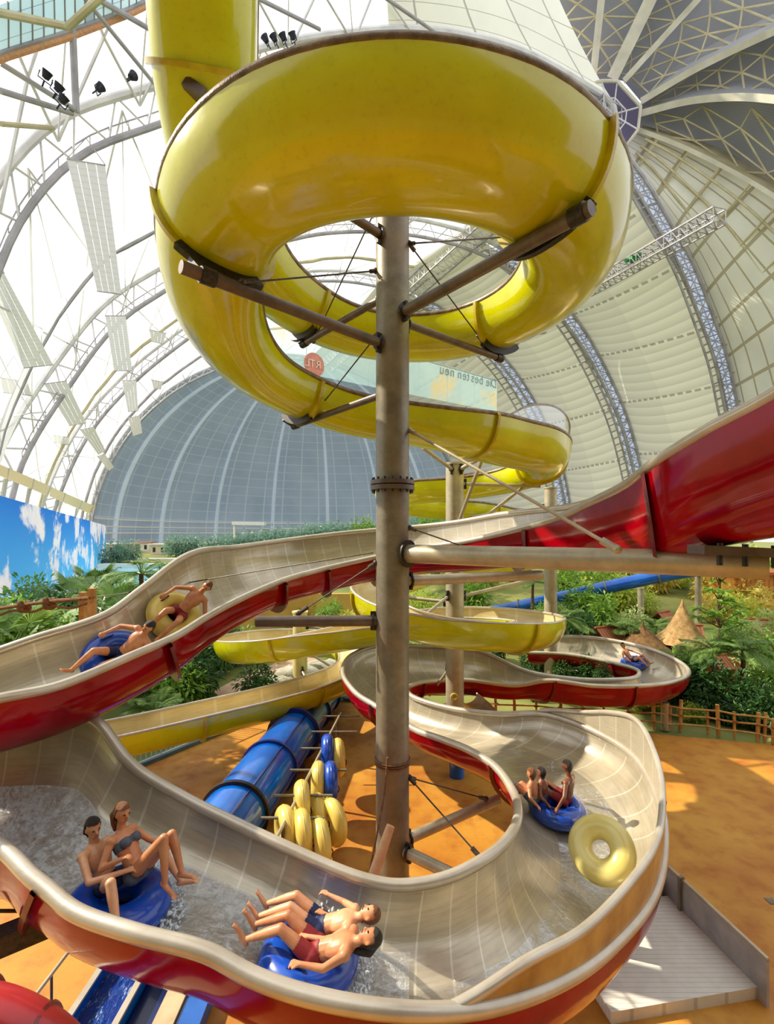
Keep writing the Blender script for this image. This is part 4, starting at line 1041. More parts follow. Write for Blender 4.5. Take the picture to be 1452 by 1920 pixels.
# glazed strip in the top left corner
M_GLB = gridpanel('pale blue corner glass', (186, 220, 236), (206, 232, 240), (120, 140, 150), 2, 1, .5, .02)
t = thing('skylight_band', 'pale blue glazed skylight band with dark bars in the top left corner', 'skylight', P(0, 60, 50))
a = [P(u, v, d) for u, v, d in ((-60, 130, 44), (0, 98, 47), (120, 62, 52), (240, 18, 58), (330, -25, 64))]; b = [P(u, v, d) for u, v, d in ((-60, 40, 40), (0, 8, 43), (120, -30, 48), (240, -70, 54), (330, -110, 60))]
A_, B_ = resample(a, 24), resample(b, 24)
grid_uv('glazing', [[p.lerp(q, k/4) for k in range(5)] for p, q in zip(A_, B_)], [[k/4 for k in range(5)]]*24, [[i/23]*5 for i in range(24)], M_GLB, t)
mb = MB()
for p, q in zip(A_, B_): mb.bar(p, q, .1, 4)
mb.tube(A_, .35, 6); mb.build('bars', M_STEELG, t)
MB().tube([p + V((0, 0, -.7)) for p in A_], .3, 6).build('orange_edge', pm('orange edge', (222, 160, 110), .6), t)
# translucent banner
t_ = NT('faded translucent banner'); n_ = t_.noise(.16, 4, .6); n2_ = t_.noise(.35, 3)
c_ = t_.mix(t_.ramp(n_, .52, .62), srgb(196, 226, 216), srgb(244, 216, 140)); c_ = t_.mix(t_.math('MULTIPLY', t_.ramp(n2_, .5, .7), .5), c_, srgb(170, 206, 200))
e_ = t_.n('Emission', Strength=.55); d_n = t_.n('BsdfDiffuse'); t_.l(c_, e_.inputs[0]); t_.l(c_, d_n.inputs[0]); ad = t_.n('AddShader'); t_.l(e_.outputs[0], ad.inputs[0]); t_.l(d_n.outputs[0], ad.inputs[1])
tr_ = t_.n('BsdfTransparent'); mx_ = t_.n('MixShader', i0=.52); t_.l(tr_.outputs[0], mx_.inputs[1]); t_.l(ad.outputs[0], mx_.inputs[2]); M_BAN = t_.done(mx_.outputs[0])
TL, TR_, BR, BL = P(430, 572, 37), P(932, 714, 60), P(932, 772, 60), P(430, 672, 37)
t = thing('hanging_banner', 'huge faded translucent banner with mirrored lettering hanging behind the yellow coil', 'banner', TL)
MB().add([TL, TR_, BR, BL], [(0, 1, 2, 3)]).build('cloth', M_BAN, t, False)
mb = MB()
for f in (.0, .2, .4, .6, .73, .87, 1.0): mb.bar(TL.lerp(TR_, f), BL.lerp(BR, f), .03, 4)
mb.bar(TL, TR_, .08, 5); mb.build('seam', pm('banner seam', (190, 210, 206), .6), t)
bx = nrm(TL - TR_); bz = V((0, 0, 1)); bn = nrm(bx.cross(bz))    # lettering runs right to left seen from here
def banner_text(s, size, anchor, mat, name, off):
    x = 0.0; holder = None
    for ch in s:
        w_ = size*(.27 if ch == ' ' else .25 if ch in 'il' else .36 if ch in 't' else .66 if ch in 'DRL' else .56)
        if ch != ' ': banner_letter(ch, size, anchor + bx*x, mat, 'letter', off)
        x += w_
def banner_letter(s, size, anchor, mat, name, off):
    cu = bpy.data.curves.new(name, 'FONT'); cu.body = s; cu.size = size; cu.align_x = 'LEFT'; cu.extrude = .02
    o = bpy.data.objects.new('tmp', cu); col.objects.link(o)
    dg = bpy.context.evaluated_depsgraph_get(); dg.update(); me = bpy.data.meshes.new_from_object(o.evaluated_get(dg))
    bpy.data.objects.remove(o)
    M = Matrix((bx, bz, bx.cross(bz))).transposed().to_4x4(); M.translation = anchor - nrm(V((0, 0, 0)) - V((0, 0, 0))) * 0 + off
    me.transform(M); me.materials.clear(); me.materials.append(mat)
    return link(name, me, t)
tow = nrm(V((0, 0, HC)) - TL.lerp(BR, .5)) * .15
pb_at = lambda u, v: (lambda f: V(((u-726)/F, 1, -(v-HV)/F)) * f + V((0, 0, HC)))((TL - V((0,0,HC))).dot(bn) / V(((u-726)/F, 1, -(v-HV)/F)).dot(bn))
M_LET = pm('pale grey lettering', (150, 170, 168), .7)
banner_text('Die besten neu', 1.55, pb_at(931, 728), M_LET, 'lettering', tow)
c = pb_at(590, 684); r_ = 1.05
MB().ngon([c + tow*.8 + bx*r_*math.cos(2*PI*k/32) + bz*r_*math.sin(2*PI*k/32) for k in range(32)]).build('round_logo', pm('faded red', (232, 150, 128), .7), t, False)
banner_text('RTL', .95, pb_at(603, 692), pm('pale letters', (250, 226, 206), .7), 'lettering', tow*1.4)
# ---------------------------------------------------------------- cloud painted wall, pool, houses
t_ = NT('painted sky wall'); s_ = t_.sep(t_.uv()); mp_ = t_.n('Mapping'); mp_.inputs['Scale'].default_value = (9, 1.15, 1); t_.l(t_.uv(), mp_.inputs[0])
n_ = t_.noise(1.5, 7, .62, mp_.outputs[0], .35); n2_ = t_.noise(5, 4, .6, mp_.outputs[0])
sky_ = t_.mix(s_[1], srgb(96, 196, 246), srgb(40, 120, 214)); cl_ = t_.mix(n2_, srgb(214, 206, 222), srgb(255, 252, 250))
c_ = t_.mix(t_.ramp(n_, .5, .57), sky_, cl_); M_SKYW = t_.done(t_.pbr(c_, .7, 0, None, 0, .2, c_, .42))
a, b = V((-19, 20.5, 0)), V((-82, 140, 0)); Z1 = 9.5
R = [[a.lerp(b, i/20) + V((0, 0, Z1*k/4)) for k in range(5)] for i in range(21)]
o = grid_uv('wall_left', R, [[i/20]*5 for i in range(21)], [[k/4 for k in range(5)]]*21, M_SKYW, None, False); o['kind'] = 'structure'
o['label'] = 'wall painted with blue sky and white clouds'
o = MB().ngon([G(190, 1122, .02), G(335, 1122, .02), G(335, 1062, .02), G(180, 1064, .02)]).build('pool_water', None, None, False)
t_ = NT('turquoise pool'); n_ = t_.noise(.6, 4); c_ = t_.mix(n_, srgb(96, 186, 206), srgb(150, 216, 228)); M_POOL = t_.done(t_.pbr(c_, .1, 0, t_.bump(n_, .3, .05), 0, .5, c_, .25))
o.data.materials.append(M_POOL); tag(o, 'turquoise pool water behind the young palm at left', 'pool', kind='stuff')
for i, (v, d, lb) in enumerate(((1061, 100, 'white pool deck edge nearer the palm'), (1050, 128, 'white pool deck farther back under the dome'))):
    tag(MB().sbar(P(190, v, d), P(345, v, d), 3, .9).build('pool_deck', M_WHT, None, False), lb, 'pool deck')
random.seed(11)
mcl = [pm('cream stucco', (226, 214, 190), .8), pm('rose stucco', (206, 150, 130), .8), pm('white stucco', (240, 238, 230), .8)]
for i in range(7):
    u = 206 + i*32; d = 165 + (i % 3)*14; p = P(u, 1040, d); p.z = 0; w = random.uniform(5, 8); h = random.uniform(2.2, 4.2)
    t = thing('beach_hut', ['cream beach hut at the far left shore', 'rose beach hut at the far left shore', 'white low beach building at the far shore', 'cream beach hut behind the young palm', 'rose beach hut right of the young palm', 'white beach hut above the red slide edge', 'cream hut farthest right on the far shore'][i], 'hut', p, 'huts on the far shore')
    MB().box(p + V((0, 0, h/2)), (w, 4, h)).build('wall', mcl[i % 3], t, False); MB().box(p + V((0, 0, h+.2)), (w+1.2, 5, .5)).build('roof', mcl[(i+2) % 3], t, False)
    for k in (-1, 1): MB().box(p + V((k*w*.25, -2.02, h*.5)), (w*.16, .08, h*.5)).build('window', M_BOLT, t, False)
t = thing('white_gantry', 'small white T shaped gantry in front of the far dome', 'gantry', P(440, 1010, 130))
MB().bar(P(440, 1008, 130), P(440, 981, 130), .3, 6).build('post', M_WHT, t); MB().sbar(P(437, 981, 130), P(498, 982, 128), 1.2, .9).build('boom', M_WHT, t, False)
# mustard garden wall, pink house, orange board house
o = MB().box(P(455, 1160, 29.5).xy.to_3d() + V((0, 0, 1.75)), (13.5, .3, 3.5)).build('garden_wall', pm('mustard plaster', (222, 182, 92), .8, 0, (198, 152, 66), .6), None, False)
tag(o, 'mustard yellow garden wall behind the left yellow loop', 'wall')
def house(label, u, v0, v1, d, w, dep, mat, roofm, win=(), cat='house'):
    p = P(u, 1000, d); p.z = 0; z = P(u, v0, d).z; t = thing('garden_house', label, cat, p)
    MB().box(p + V((0, dep/2, z/2)), (w, dep, z)).build('wall', mat, t, False)
    MB().box(p + V((0, dep/2, z+.1)), (w+.6, dep+.6, .2)).build('roof', roofm, t, False)
    for x, zz, ww, hh in win: MB().box(p + V((x, -.02, zz)), (ww, .08, hh)).build('window', M_BOLT, t, False)
M_PINK = pm('pink plaster', (222, 150, 136), .8, 0, (200, 122, 112), .5); M_ORW = pm('orange boards', (214, 132, 56), .7, 0, (176, 96, 34), 3)
M_TERR = pm('terracotta', (196, 112, 70), .75, 0, (160, 80, 50), 2, .2)
house('pink plaster house with small dark window behind the blue slide', 1120, 1074, 0, 52, 10, 6, M_PINK, M_TERR, ((3.5, 2.1, 1.1, .9), (-1, 2.1, 1, .9)))
house('pink plaster house half hidden in leaves right of the second column', 1008, 1096, 0, 48, 3.2, 4, M_PINK, M_TERR, ((.3, 1.2, .5, .7),))
t_ = NT('orange board wall'); s_ = t_.sep(t_.obj()); f_ = t_.math('FRACT', t_.math('MULTIPLY', s_[0], 3.2))
c_ = t_.mix(t_.math('LESS_THAN', f_, .15), t_.mix(t_.noise(2), srgb(226, 146, 62), srgb(200, 116, 42)), srgb(140, 74, 26)); M_BRD = t_.done(t_.pbr(c_, .7))
house('orange board walled house at the right edge above the greenery', 1440, 1078, 0, 33, 4.6, 4, M_BRD, M_TERR, ())
house('small terracotta roofed kiosk left of the orange board house', 1355, 1082, 0, 36, 1.8, 2, M_TERR, M_PINK, ((0, 2.9, .5, .6),))
# small pitched roofs and straw roofs
t_ = NT('ridged roof tiles'); s_ = t_.sep(t_.uv()); f_ = t_.math('FRACT', t_.math('MULTIPLY', s_[0], 8.0))
c_ = t_.mix(t_.ramp(f_, .0, .6), srgb(130, 62, 40), t_.mix(t_.noise(2), srgb(214, 140, 92), srgb(186, 106, 70))); M_TILE = t_.done(t_.pbr(c_, .7, 0, t_.bump(f_, .6, .1)))
def proof(label, u, v, d, w, h, dep, rot, mat=M_TILE, cat='roof hut', wallm=None):
    p = P(u, v, d); t = thing('roofed_hut', label, cat, (p.x, p.y, 0)); M = Matrix.Rotation(rot, 3, 'Z')
    q = lambda x, y, z: p + M @ V((x, y, z))
    for s in (-1, 1):
        R = [[q(-w/2 + w*i/8, s*dep/2*(1-k/3), h*(k/3) - h) for k in range(4)] for i in range(9)]
        grid_uv('roof_slope', R, [[i/8]*4 for i in range(9)], [[k/3 for k in range(4)]]*9, mat, t, False)
    MB().bar(q(-w/2-.05, 0, .03), q(w/2+.05, 0, .03), .06, 6).build('ridge', M_TERR, t)
    zz = max(p.z - h, .3)
    MB().box((p.x, p.y, (zz)/2), (w*.82, dep*.7, zz), M.to_4x4()).build('wall', wallm or M_ORW, t, False)
proof('terracotta roofed hut just behind the far red bend at left', 1138, 1176, 26, 1.5, .7, 1.6, .35)
proof('terracotta roofed hut directly left of the straw cone', 1245, 1148, 31, 1.5, .7, 1.6, .6)
proof('terracotta roofed hut right of the straw cone with wide ridges', 1290, 1172, 28, 1.5, 1.0, 1.8, -.25)
proof('tiny terracotta roof low behind the far red bend at right', 1245, 1214, 25, 1.1, .45, 1.2, .5)
proof('terracotta roofed hut behind the leafy young tree at right', 1345, 1155, 33, 1.5, .8, 1.6, .9)
proof('pale pink roofed hut at the right frame edge', 1448, 1164, 27, 3.0, 1.1, 2.2, -.5, pm('pale roof', (226, 176, 150), .7, 0, (206, 150, 124), 2))
proof('white roofed hut left of the pale pink roof', 1402, 1158, 31, 2.2, .7, 2.2, -.6, M_WHT)
proof('terracotta hut low between the palms at right', 1352, 1228, 22, 1.3, .5, 1.2, .2)
M_STRAW = pm('straw', (222, 184, 124), .9, 0, (176, 132, 78), 5, .6, 30); M_STRAWD = pm('dark straw', (150, 112, 66), .9, 0, (106, 76, 42), 5, .6, 30)
def straw(label, u, v, d, r, h, mat):
    p = P(u, v, d); t = thing('straw_roof', label, 'straw roof', (p.x, p.y, 0)); n = 26
    prof = [(.02, .12), (.07, .05), (r*.3, -h*.34), (r*.62, -h*.72), (r, -h)]
    R = [[p + V((rr*(1 + .06*math.sin(k*5.3+j))*math.cos(2*PI*k/n), rr*(1 + .06*math.sin(k*5.3+j))*math.sin(2*PI*k/n), z + .05*math.sin(k*7.7+j*2))) for k in range(n)] for j, (rr, z) in enumerate(prof)]
    MB().rows(R, True).build('thatch', mat, t); MB().tube([p + V((0, 0, .05)), p + V((.02, 0, .3))], [.07, .03], 8).build('tip', mat, t)
    MB().tube([(p.x, p.y, 0), p + V((0, 0, -h*.6))], .12, 8).build('pole', M_WOOD, t)
straw('tall pale straw cone roof left of the leafy young tree', 1280, 1134, 25, 1.3, 1.9, M_STRAW)
straw('wide dark straw roof around the thin grey post', 1206, 1176, 25, 1.9, 1.3, M_STRAWD)
tag(MB().box(P(1430, 1232, 23).xy.to_3d() + V((0, 0, .9)), (2.6, .12, 1.2)).build('board_fence', M_BRD, None, False), 'short orange board fence between bushes at the right edge', 'fence')
# paths and ponds of the left garden
M_PATH = pm('pinkish paved path', (206, 172, 142), .8, 0, (180, 146, 118), 1.2); M_POND = pm('green pond', (120, 140, 70), .12, 0, (86, 116, 56), .8)
def patch(name, px, z, mat, lb, cat, st=None):
    pts = sp3([G(u, v, z) for u, v in px + px[:1]], 60)[:-1]
    tag(MB().ngon(pts).build(name, mat, None, False), lb, cat, kind=st)
patch('garden_path', [(380,1308),(440,1275),(500,1250),(560,1232),(600,1236),(560,1246),(510,1268),(470,1296),(440,1318)], .005, M_PATH, 'winding pinkish path in the garden behind the left loop', 'path')
patch('garden_pond', [(345,1316),(380,1298),(405,1300),(398,1316),(360,1328)], .008, M_POND, 'small round green pond left of the garden path', 'pond', 'stuff')
patch('garden_pond', [(505,1272),(550,1252),(600,1238),(650,1230),(650,1246),(600,1258),(540,1278)], .008, M_POND, 'long green pond behind the short cream column', 'pond', 'stuff')
M_ROCK = pm('pale rock', (206, 200, 180), .85, 0, (168, 160, 140), 2, .5)
for i, (u, v, r) in enumerate(((520,1286,.6),(560,1270,.8),(600,1258,.7),(640,1248,.6),(480,1300,.45))):
    c = G(u, v); rs = random.Random(i)
    mb = MB().ball(c + V((0, 0, r*.25)), (r*1.5, r*.7, r*.5), 14, 8); mb.v = [tuple(V(p) + V((rs.uniform(-.06, .06), rs.uniform(-.06, .06), rs.uniform(-.05, .05)))) for p in mb.v]
    tag(mb.build('edging_rock', M_ROCK), ['pale rock at the near end of the long green pond', 'pale rock in the middle of the long pond edge', 'pale rock right of the cream column foot', 'pale rock farthest right along the pond', 'small pale rock beside the pinkish path'][i], 'rock', 'rocks edging the garden pond')
tag(MB().tube([P(20, 1205, 17) , P(60, 1198, 17.5), P(115, 1188, 18.5)], .16, 8).build('brick_kerb', M_TERR), 'red brick kerb under the palms at the left edge', 'kerb')
# ---------------------------------------------------------------- plants
def leafmat(name, a, b, c, trl=.35):
    t = NT(name); oi = t.n('ObjectInfo'); g = t.n('NewGeometry')
    n1 = t.noise(1.4, 3); rp = g.outputs['Random Per Island']
    cc = t.mix(rp, srgb(*a), srgb(*b)); cc = t.mix(t.math('MULTIPLY', t.ramp(n1, .4, .7), .55), cc, srgb(*c))
    p = t.pbr(cc, .42, 0, None, 0, .4); tr = t.n('BsdfTranslucent'); t.l(cc, tr.inputs[0]); m = t.n('MixShader', i0=trl)
    t.l(p, m.inputs[1]); t.l(tr.outputs[0], m.inputs[2]); return t.done(m.outputs[0])
LF = {'dark': leafmat('dark leaves', (56, 94, 44), (84, 126, 58), (34, 64, 34)), 'mid': leafmat('green leaves', (118, 164, 58), (160, 194, 80), (76, 118, 44)),
      'lime': leafmat('lime leaves', (190, 212, 74), (222, 224, 110), (140, 172, 54)), 'gold': leafmat('golden leaves', (222, 202, 84), (238, 220, 128), (172, 176, 62)),
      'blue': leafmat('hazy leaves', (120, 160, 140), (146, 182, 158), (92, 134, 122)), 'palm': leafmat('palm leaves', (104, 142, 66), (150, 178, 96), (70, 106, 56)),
      'pale': leafmat('pale leaves', (190, 206, 130), (214, 222, 156), (130, 160, 84))}
M_STEM = pm('brown stem', (120, 88, 58), .9, 0, (84, 60, 40), 6, .4)
def leaf(mb, p, d, up, L, W):
    d = nrm(d); s = nrm(d.cross(up)) * (W/2); b = len(mb.v)
    mid = p + d*L*.5 + up*L*.06; mb.v += [tuple(p), tuple(mid + s), tuple(p + d*L - up*L*.08), tuple(mid - s)]
    mb.f += [(b, b+1, b+2, b+3)]
def bush_mesh(seed, n, L, W, blobs, mat, name='foliage'):
    r = random.Random(seed); mb = MB()
    for _ in range(n):
        c, rad = r.choice(blobs); c = V(c)
        q = V((r.gauss(0, 1), r.gauss(0, 1), r.gauss(0, 1))).normalized(); k = r.uniform(.55, 1.0)
        p = c + V((q.x*rad[0], q.y*rad[1], q.z*rad[2]))*k
        d = q + V((r.uniform(-.7, .7), r.uniform(-.7, .7), r.uniform(-.9, .4)))
        leaf(mb, p, d, nrm(V((r.uniform(-.5, .5), r.uniform(-.5, .5), 1))), L*r.uniform(.6, 1.25), W*r.uniform(.7, 1.2))
    return mb.mesh(name, mat, False)
def stem_mesh(h, r, seed):
    rr = random.Random(seed); mb = MB(); mb.tube([(0, 0, 0), (.05, .03, h*.4), (.0, .06, h)], [r, r*.8, r*.5], 7)
    for k in range(4):
        a = rr.uniform(0, 6.28); mb.tube([(.02, .02, h*.45), (math.cos(a)*h*.2, math.sin(a)*h*.2, h*.75), (math.cos(a)*h*.34, math.sin(a)*h*.34, h*1.0)], [r*.5, r*.35, r*.2], 5)
    return mb.mesh('stem', M_STEM)
BM = {}
def bush_parts(kind, var):
    key = (kind, var)
    if key not in BM:
        s = hash(kind) % 97 if False else sum(map(ord, kind)) + var*13
        bl = [((0, 0, 1.0), (.75, .75, .7)), ((.45, .1, .7), (.55, .55, .55)), ((-.45, -.1, .65), (.55, .55, .5)), ((.05, -.4, .5), (.6, .5, .45)), ((0, .4, .85), (.5, .5, .6))]
        if var == 1: bl = [((0, 0, 1.25), (.5, .5, .6)), ((.3, 0, .8), (.45, .45, .5)), ((-.3, 0, .75), (.45, .5, .5)), ((0, -.2, .4), (.5, .5, .4))]
        BM[key] = (bush_mesh(s, 900 if var == 0 else 700, .26 if var == 0 else .32, .1 if var == 0 else .12, bl, LF[kind]), stem_mesh(.8, .06, s))
    return BM[key]
def bush(kind, loc, s, label, var=0, name='leafy_bush', cat='bush', group=None, sz=1.0):
    t = thing(name, label, cat, (0, 0, 0), group); f, st = bush_parts(kind, var)
    link('foliage', f, t); link('stem', st, t)
    t.location = loc; t.scale = (s, s, s*sz); t.rotation_euler = (0, 0, (loc[0]*3.7 + loc[1]*1.3) % 6.28)
    return t
def frond(mb, base, d, L, droop, nl, ll, w):
    d = nrm(d); h = nrm(V((d.x, d.y, 0))); pts = []
    for i in range(11):
        x = i/10; pts.append(V(base) + d*L*x + V((0, 0, -droop*x*x*L)))
    mb.tube(pts, [.02*(1-.8*i/10)*max(L/1.4, .6) for i in range(11)], 4)
    sd = nrm(d.cross(V((0, 0, 1))))
    for i in range(nl):
        x = .14 + .84*i/nl; k = x*10; j = min(int(k), 9); p = pts[j].lerp(pts[j+1], k-j); t = nrm(pts[j+1]-pts[j]); l = ll*math.sin(PI*min(max(x*.9+.1, .05), .97))
        for s in (-1, 1): leaf(mb, p, sd*s + t*.75 + V((0, 0, -.25)), V((0, 0, 1)), l, w)
def feather_meshes(seed, th, n=15, L=1.9):
    r = random.Random(seed); mb = MB()
    for k in range(n):
        a = 2*PI*k/n + r.uniform(-.2, .2); e = r.uniform(.15, 1.1)
        frond(mb, (0, 0, th), V((math.cos(a)*math.cos(e), math.sin(a)*math.cos(e), math.sin(e))), L*r.uniform(.8, 1.1), r.uniform(.3, .6), 22, .55, .06)
    tm = MB().tube([(0, 0, 0), (.06, .02, th*.35), (.03, -.03, th*.7), (0, 0, th)], [.16, .12, .1, .09], 10)
    return mb.mesh('fronds', LF['palm'], False), tm.mesh('trunk', M_STEM)
def fan_meshes(seed, th, n=16):
    r = random.Random(seed); mb = MB()
    for k in range(n):
        a = 2*PI*k/n*1.62; e = r.uniform(-.35, 1.2); d = V((math.cos(a)*math.cos(e), math.sin(a)*math.cos(e), math.sin(e))); b = V((0, 0, th)); L = r.uniform(.7, 1.1)
        c = b + d*L; mb.bar(b, c, .02, 4); s = nrm(d.cross(V((0, 0, 1)))) if abs(d.z) < .95 else V((1, 0, 0)); u = nrm(s.cross(d))
        for j in range(17):
            q = -1.35 + 2.7*j/16; leaf(mb, c, d*math.cos(q) + s*math.sin(q) + V((0, 0, -.18)), u, .72*(1 - .2*abs(q)/1.35), .1)
    return mb.mesh('fronds', LF['palm'], False), MB().tube([(0, 0, 0), (.03, 0, th*.5), (0, 0, th)], [.15, .13, .11], 10).mesh('trunk', M_STEM)
PLM = {'feather': feather_meshes(3, 2.6), 'tall': feather_meshes(5, 4.6, 13, 1.7), 'low': feather_meshes(8, .5, 17, 1.8), 'fan': fan_meshes(4, 2.2), 'fanlow': fan_meshes(9, 1.0)}
def palm(kind, loc, s, label, group=None, rot=0):
    t = thing('palm_tree', label, 'palm', (0, 0, 0), group); f, tr = PLM[kind]
    link('fronds', f, t); link('trunk', tr, t); t.location = loc; t.scale = (s, s, s); t.rotation_euler = (0, 0, rot + loc[0])
    return t
def at(u, v, d, hgt):                    # plant whose middle shows at pixel (u, v): base on the ground when it can be
    p = P(u, v, d); return p
# left palms
for u, v, d, k, s, lb in ((265,1030,23,'tall',None,'slender young palm standing before the pool at left'), (205,1100,24,'fan',None,'large fan palm left of the slender palm'), (150,1090,27,'fan',None,'fan palm before the sky painted wall, second from the slender palm'),
     (40,1110,19,'feather',None,'feather palm at the left edge above the rope'), (95,1098,22,'feather',None,'feather palm behind the rope knots'), (70,1165,15,'fan',None,'short fan palm with brown trunk below the rope knots'), (8,1170,14.5,'fan',None,'short fan palm with bare leaning trunk at the left edge'),
     (240,1120,21,'fan',None,'fan palm directly behind the red slide edge at left'), (128,1130,18,'feather',None,'drooping feather palm left of the wooden posts'), (210,1060,40,'feather',None,'distant feather palm under the painted wall end'), (300,1040,60,'feather',None,'hazy small palm right of the slender palm'), (180,1068,34,'fan',None,'pale fan palm at the painted wall end')):
    v += 14 if k != 'tall' else 0; p = P(u, v, d); th = {'tall': 5.2, 'feather': 3.0, 'fan': 2.6, 'low': 1.2}[k]; s = max(p.z, .8)/th*.92
    palm(k, (p.x, p.y, 0), s if s > .2 else .5, lb)
for u, v, d, kd, s, lb in ((20,1130,17,'mid',2.0,'dense green shrub at the left edge under the palms'), (110,1120,21,'dark',2.4,'dark shrub behind the rope and posts'), (180,1140,17,'dark',1.9,'dark shrub right of the wooden posts'), (228,1090,30,'mid',2.6,'green shrub between the fan palms and pool'),
      (60,1085,28,'mid',2.8,'tall green shrub before the painted clouds at left'), (285,1075,36,'dark',2.6,'dark shrub at the pool edge behind the red slide'), (140,1150,15.5,'mid',1.4,'low green shrub at the foot of the rope posts')):
    s *= .62; v += 18; p = P(u, v, d); bush(kd, (p.x, p.y, max(0, p.z - s*1.2)), s, lb, 0)
# far tree line before the dome
random.seed(5)
far = [(405,1012,140),(435,1008,150),(462,1006,138),(490,1004,150),(515,1000,140),(545,998,132),(575,992,128),(600,990,125),(628,986,122),(655,990,126),(680,980,118),(700,988,124),(785,972,110),(808,968,104),(830,972,112),(868,964,98),(890,968,96),(240,1030,120),(330,1022,150),(365,1018,150),(215,1035,110)]
for i, (u, v, d) in enumerate(far):
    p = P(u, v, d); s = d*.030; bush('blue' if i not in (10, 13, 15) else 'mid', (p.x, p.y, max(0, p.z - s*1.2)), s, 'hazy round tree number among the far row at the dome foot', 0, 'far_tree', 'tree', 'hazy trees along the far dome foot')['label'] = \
      ['hazy tree near the white gantry, left end of the far row', 'hazy tree left of the white gantry post', 'hazy tree below the white gantry boom', 'hazy tree right under the gantry boom end', 'hazy tree first right of the gantry', 'hazy tree second right of the gantry', 'hazy tree third right of the gantry', 'hazy tree fourth right of the gantry', 'hazy tree in the middle of the far row',
       'hazy tree left of the tallest far tree', 'tallest greener far tree left of the galvanised column', 'hazy tree touching the galvanised column at left', 'hazy tree just right of the galvanised column', 'greener far tree between the two columns', 'hazy tree between the columns, right one', 'greener far tree right of the pale column', 'hazy far tree under the yellow back loop', 'hazy tree behind the slender palm', 'hazy tree above the far left end of the red slide', 'hazy tree left of the white gantry farther away', 'hazy tree at the end of the painted wall'][i]
# garden behind the left yellow loops
for u, v, d, kd, s, lb in ((618,1140,27,'mid',.9,'green tree against the mustard wall under the red slide'), (652,1165,24,'lime',.8,'lime bush left of the tall column under the red slide'), (380,1235,24,'dark',1.5,'dark bush in front of the mustard wall at left'), (355,1255,21,'dark',1.4,'dark bush behind the left yellow slide, left of the pond'),
      (410,1225,26,'dark',1.6,'tall dark bush between mustard wall and left loop'), (330,1275,20,'mid',1.2,'green bush under the red slide beside the palm'), (480,1282,21.5,'dark',.9,'low dark bush beside the garden path'), (455,1232,27,'mid',1.2,'green bush behind the garden path'), (500,1290,20.5,'dark',.7,'small dark bush next to the pale pond rocks'),
      (300,1265,22,'dark',1.5,'dark bush left end of the mustard wall'), (530,1225,29,'mid',1.0,'small bush against the wall right of the path'), (580,1150,30,'mid',1.3,'slim bush on the mustard wall near the red slide')):
    p = P(u, v, d); bush(kd, (p.x, p.y, max(0, p.z - s*1.0)), s, lb, 1 if i % 2 else 0)
palm('low', (P(290, 1300, 17.5).x, 17.5, .3), .85, 'low feather palm just above the left end of the yellow slide'); palm('feather', (P(385, 1215, 24).x, 24, 0), .72, 'small feather palm before the mustard wall')
palm('feather', (P(345, 1215, 25).x, 25, 0), .75, 'small feather palm at the left part of the mustard wall')
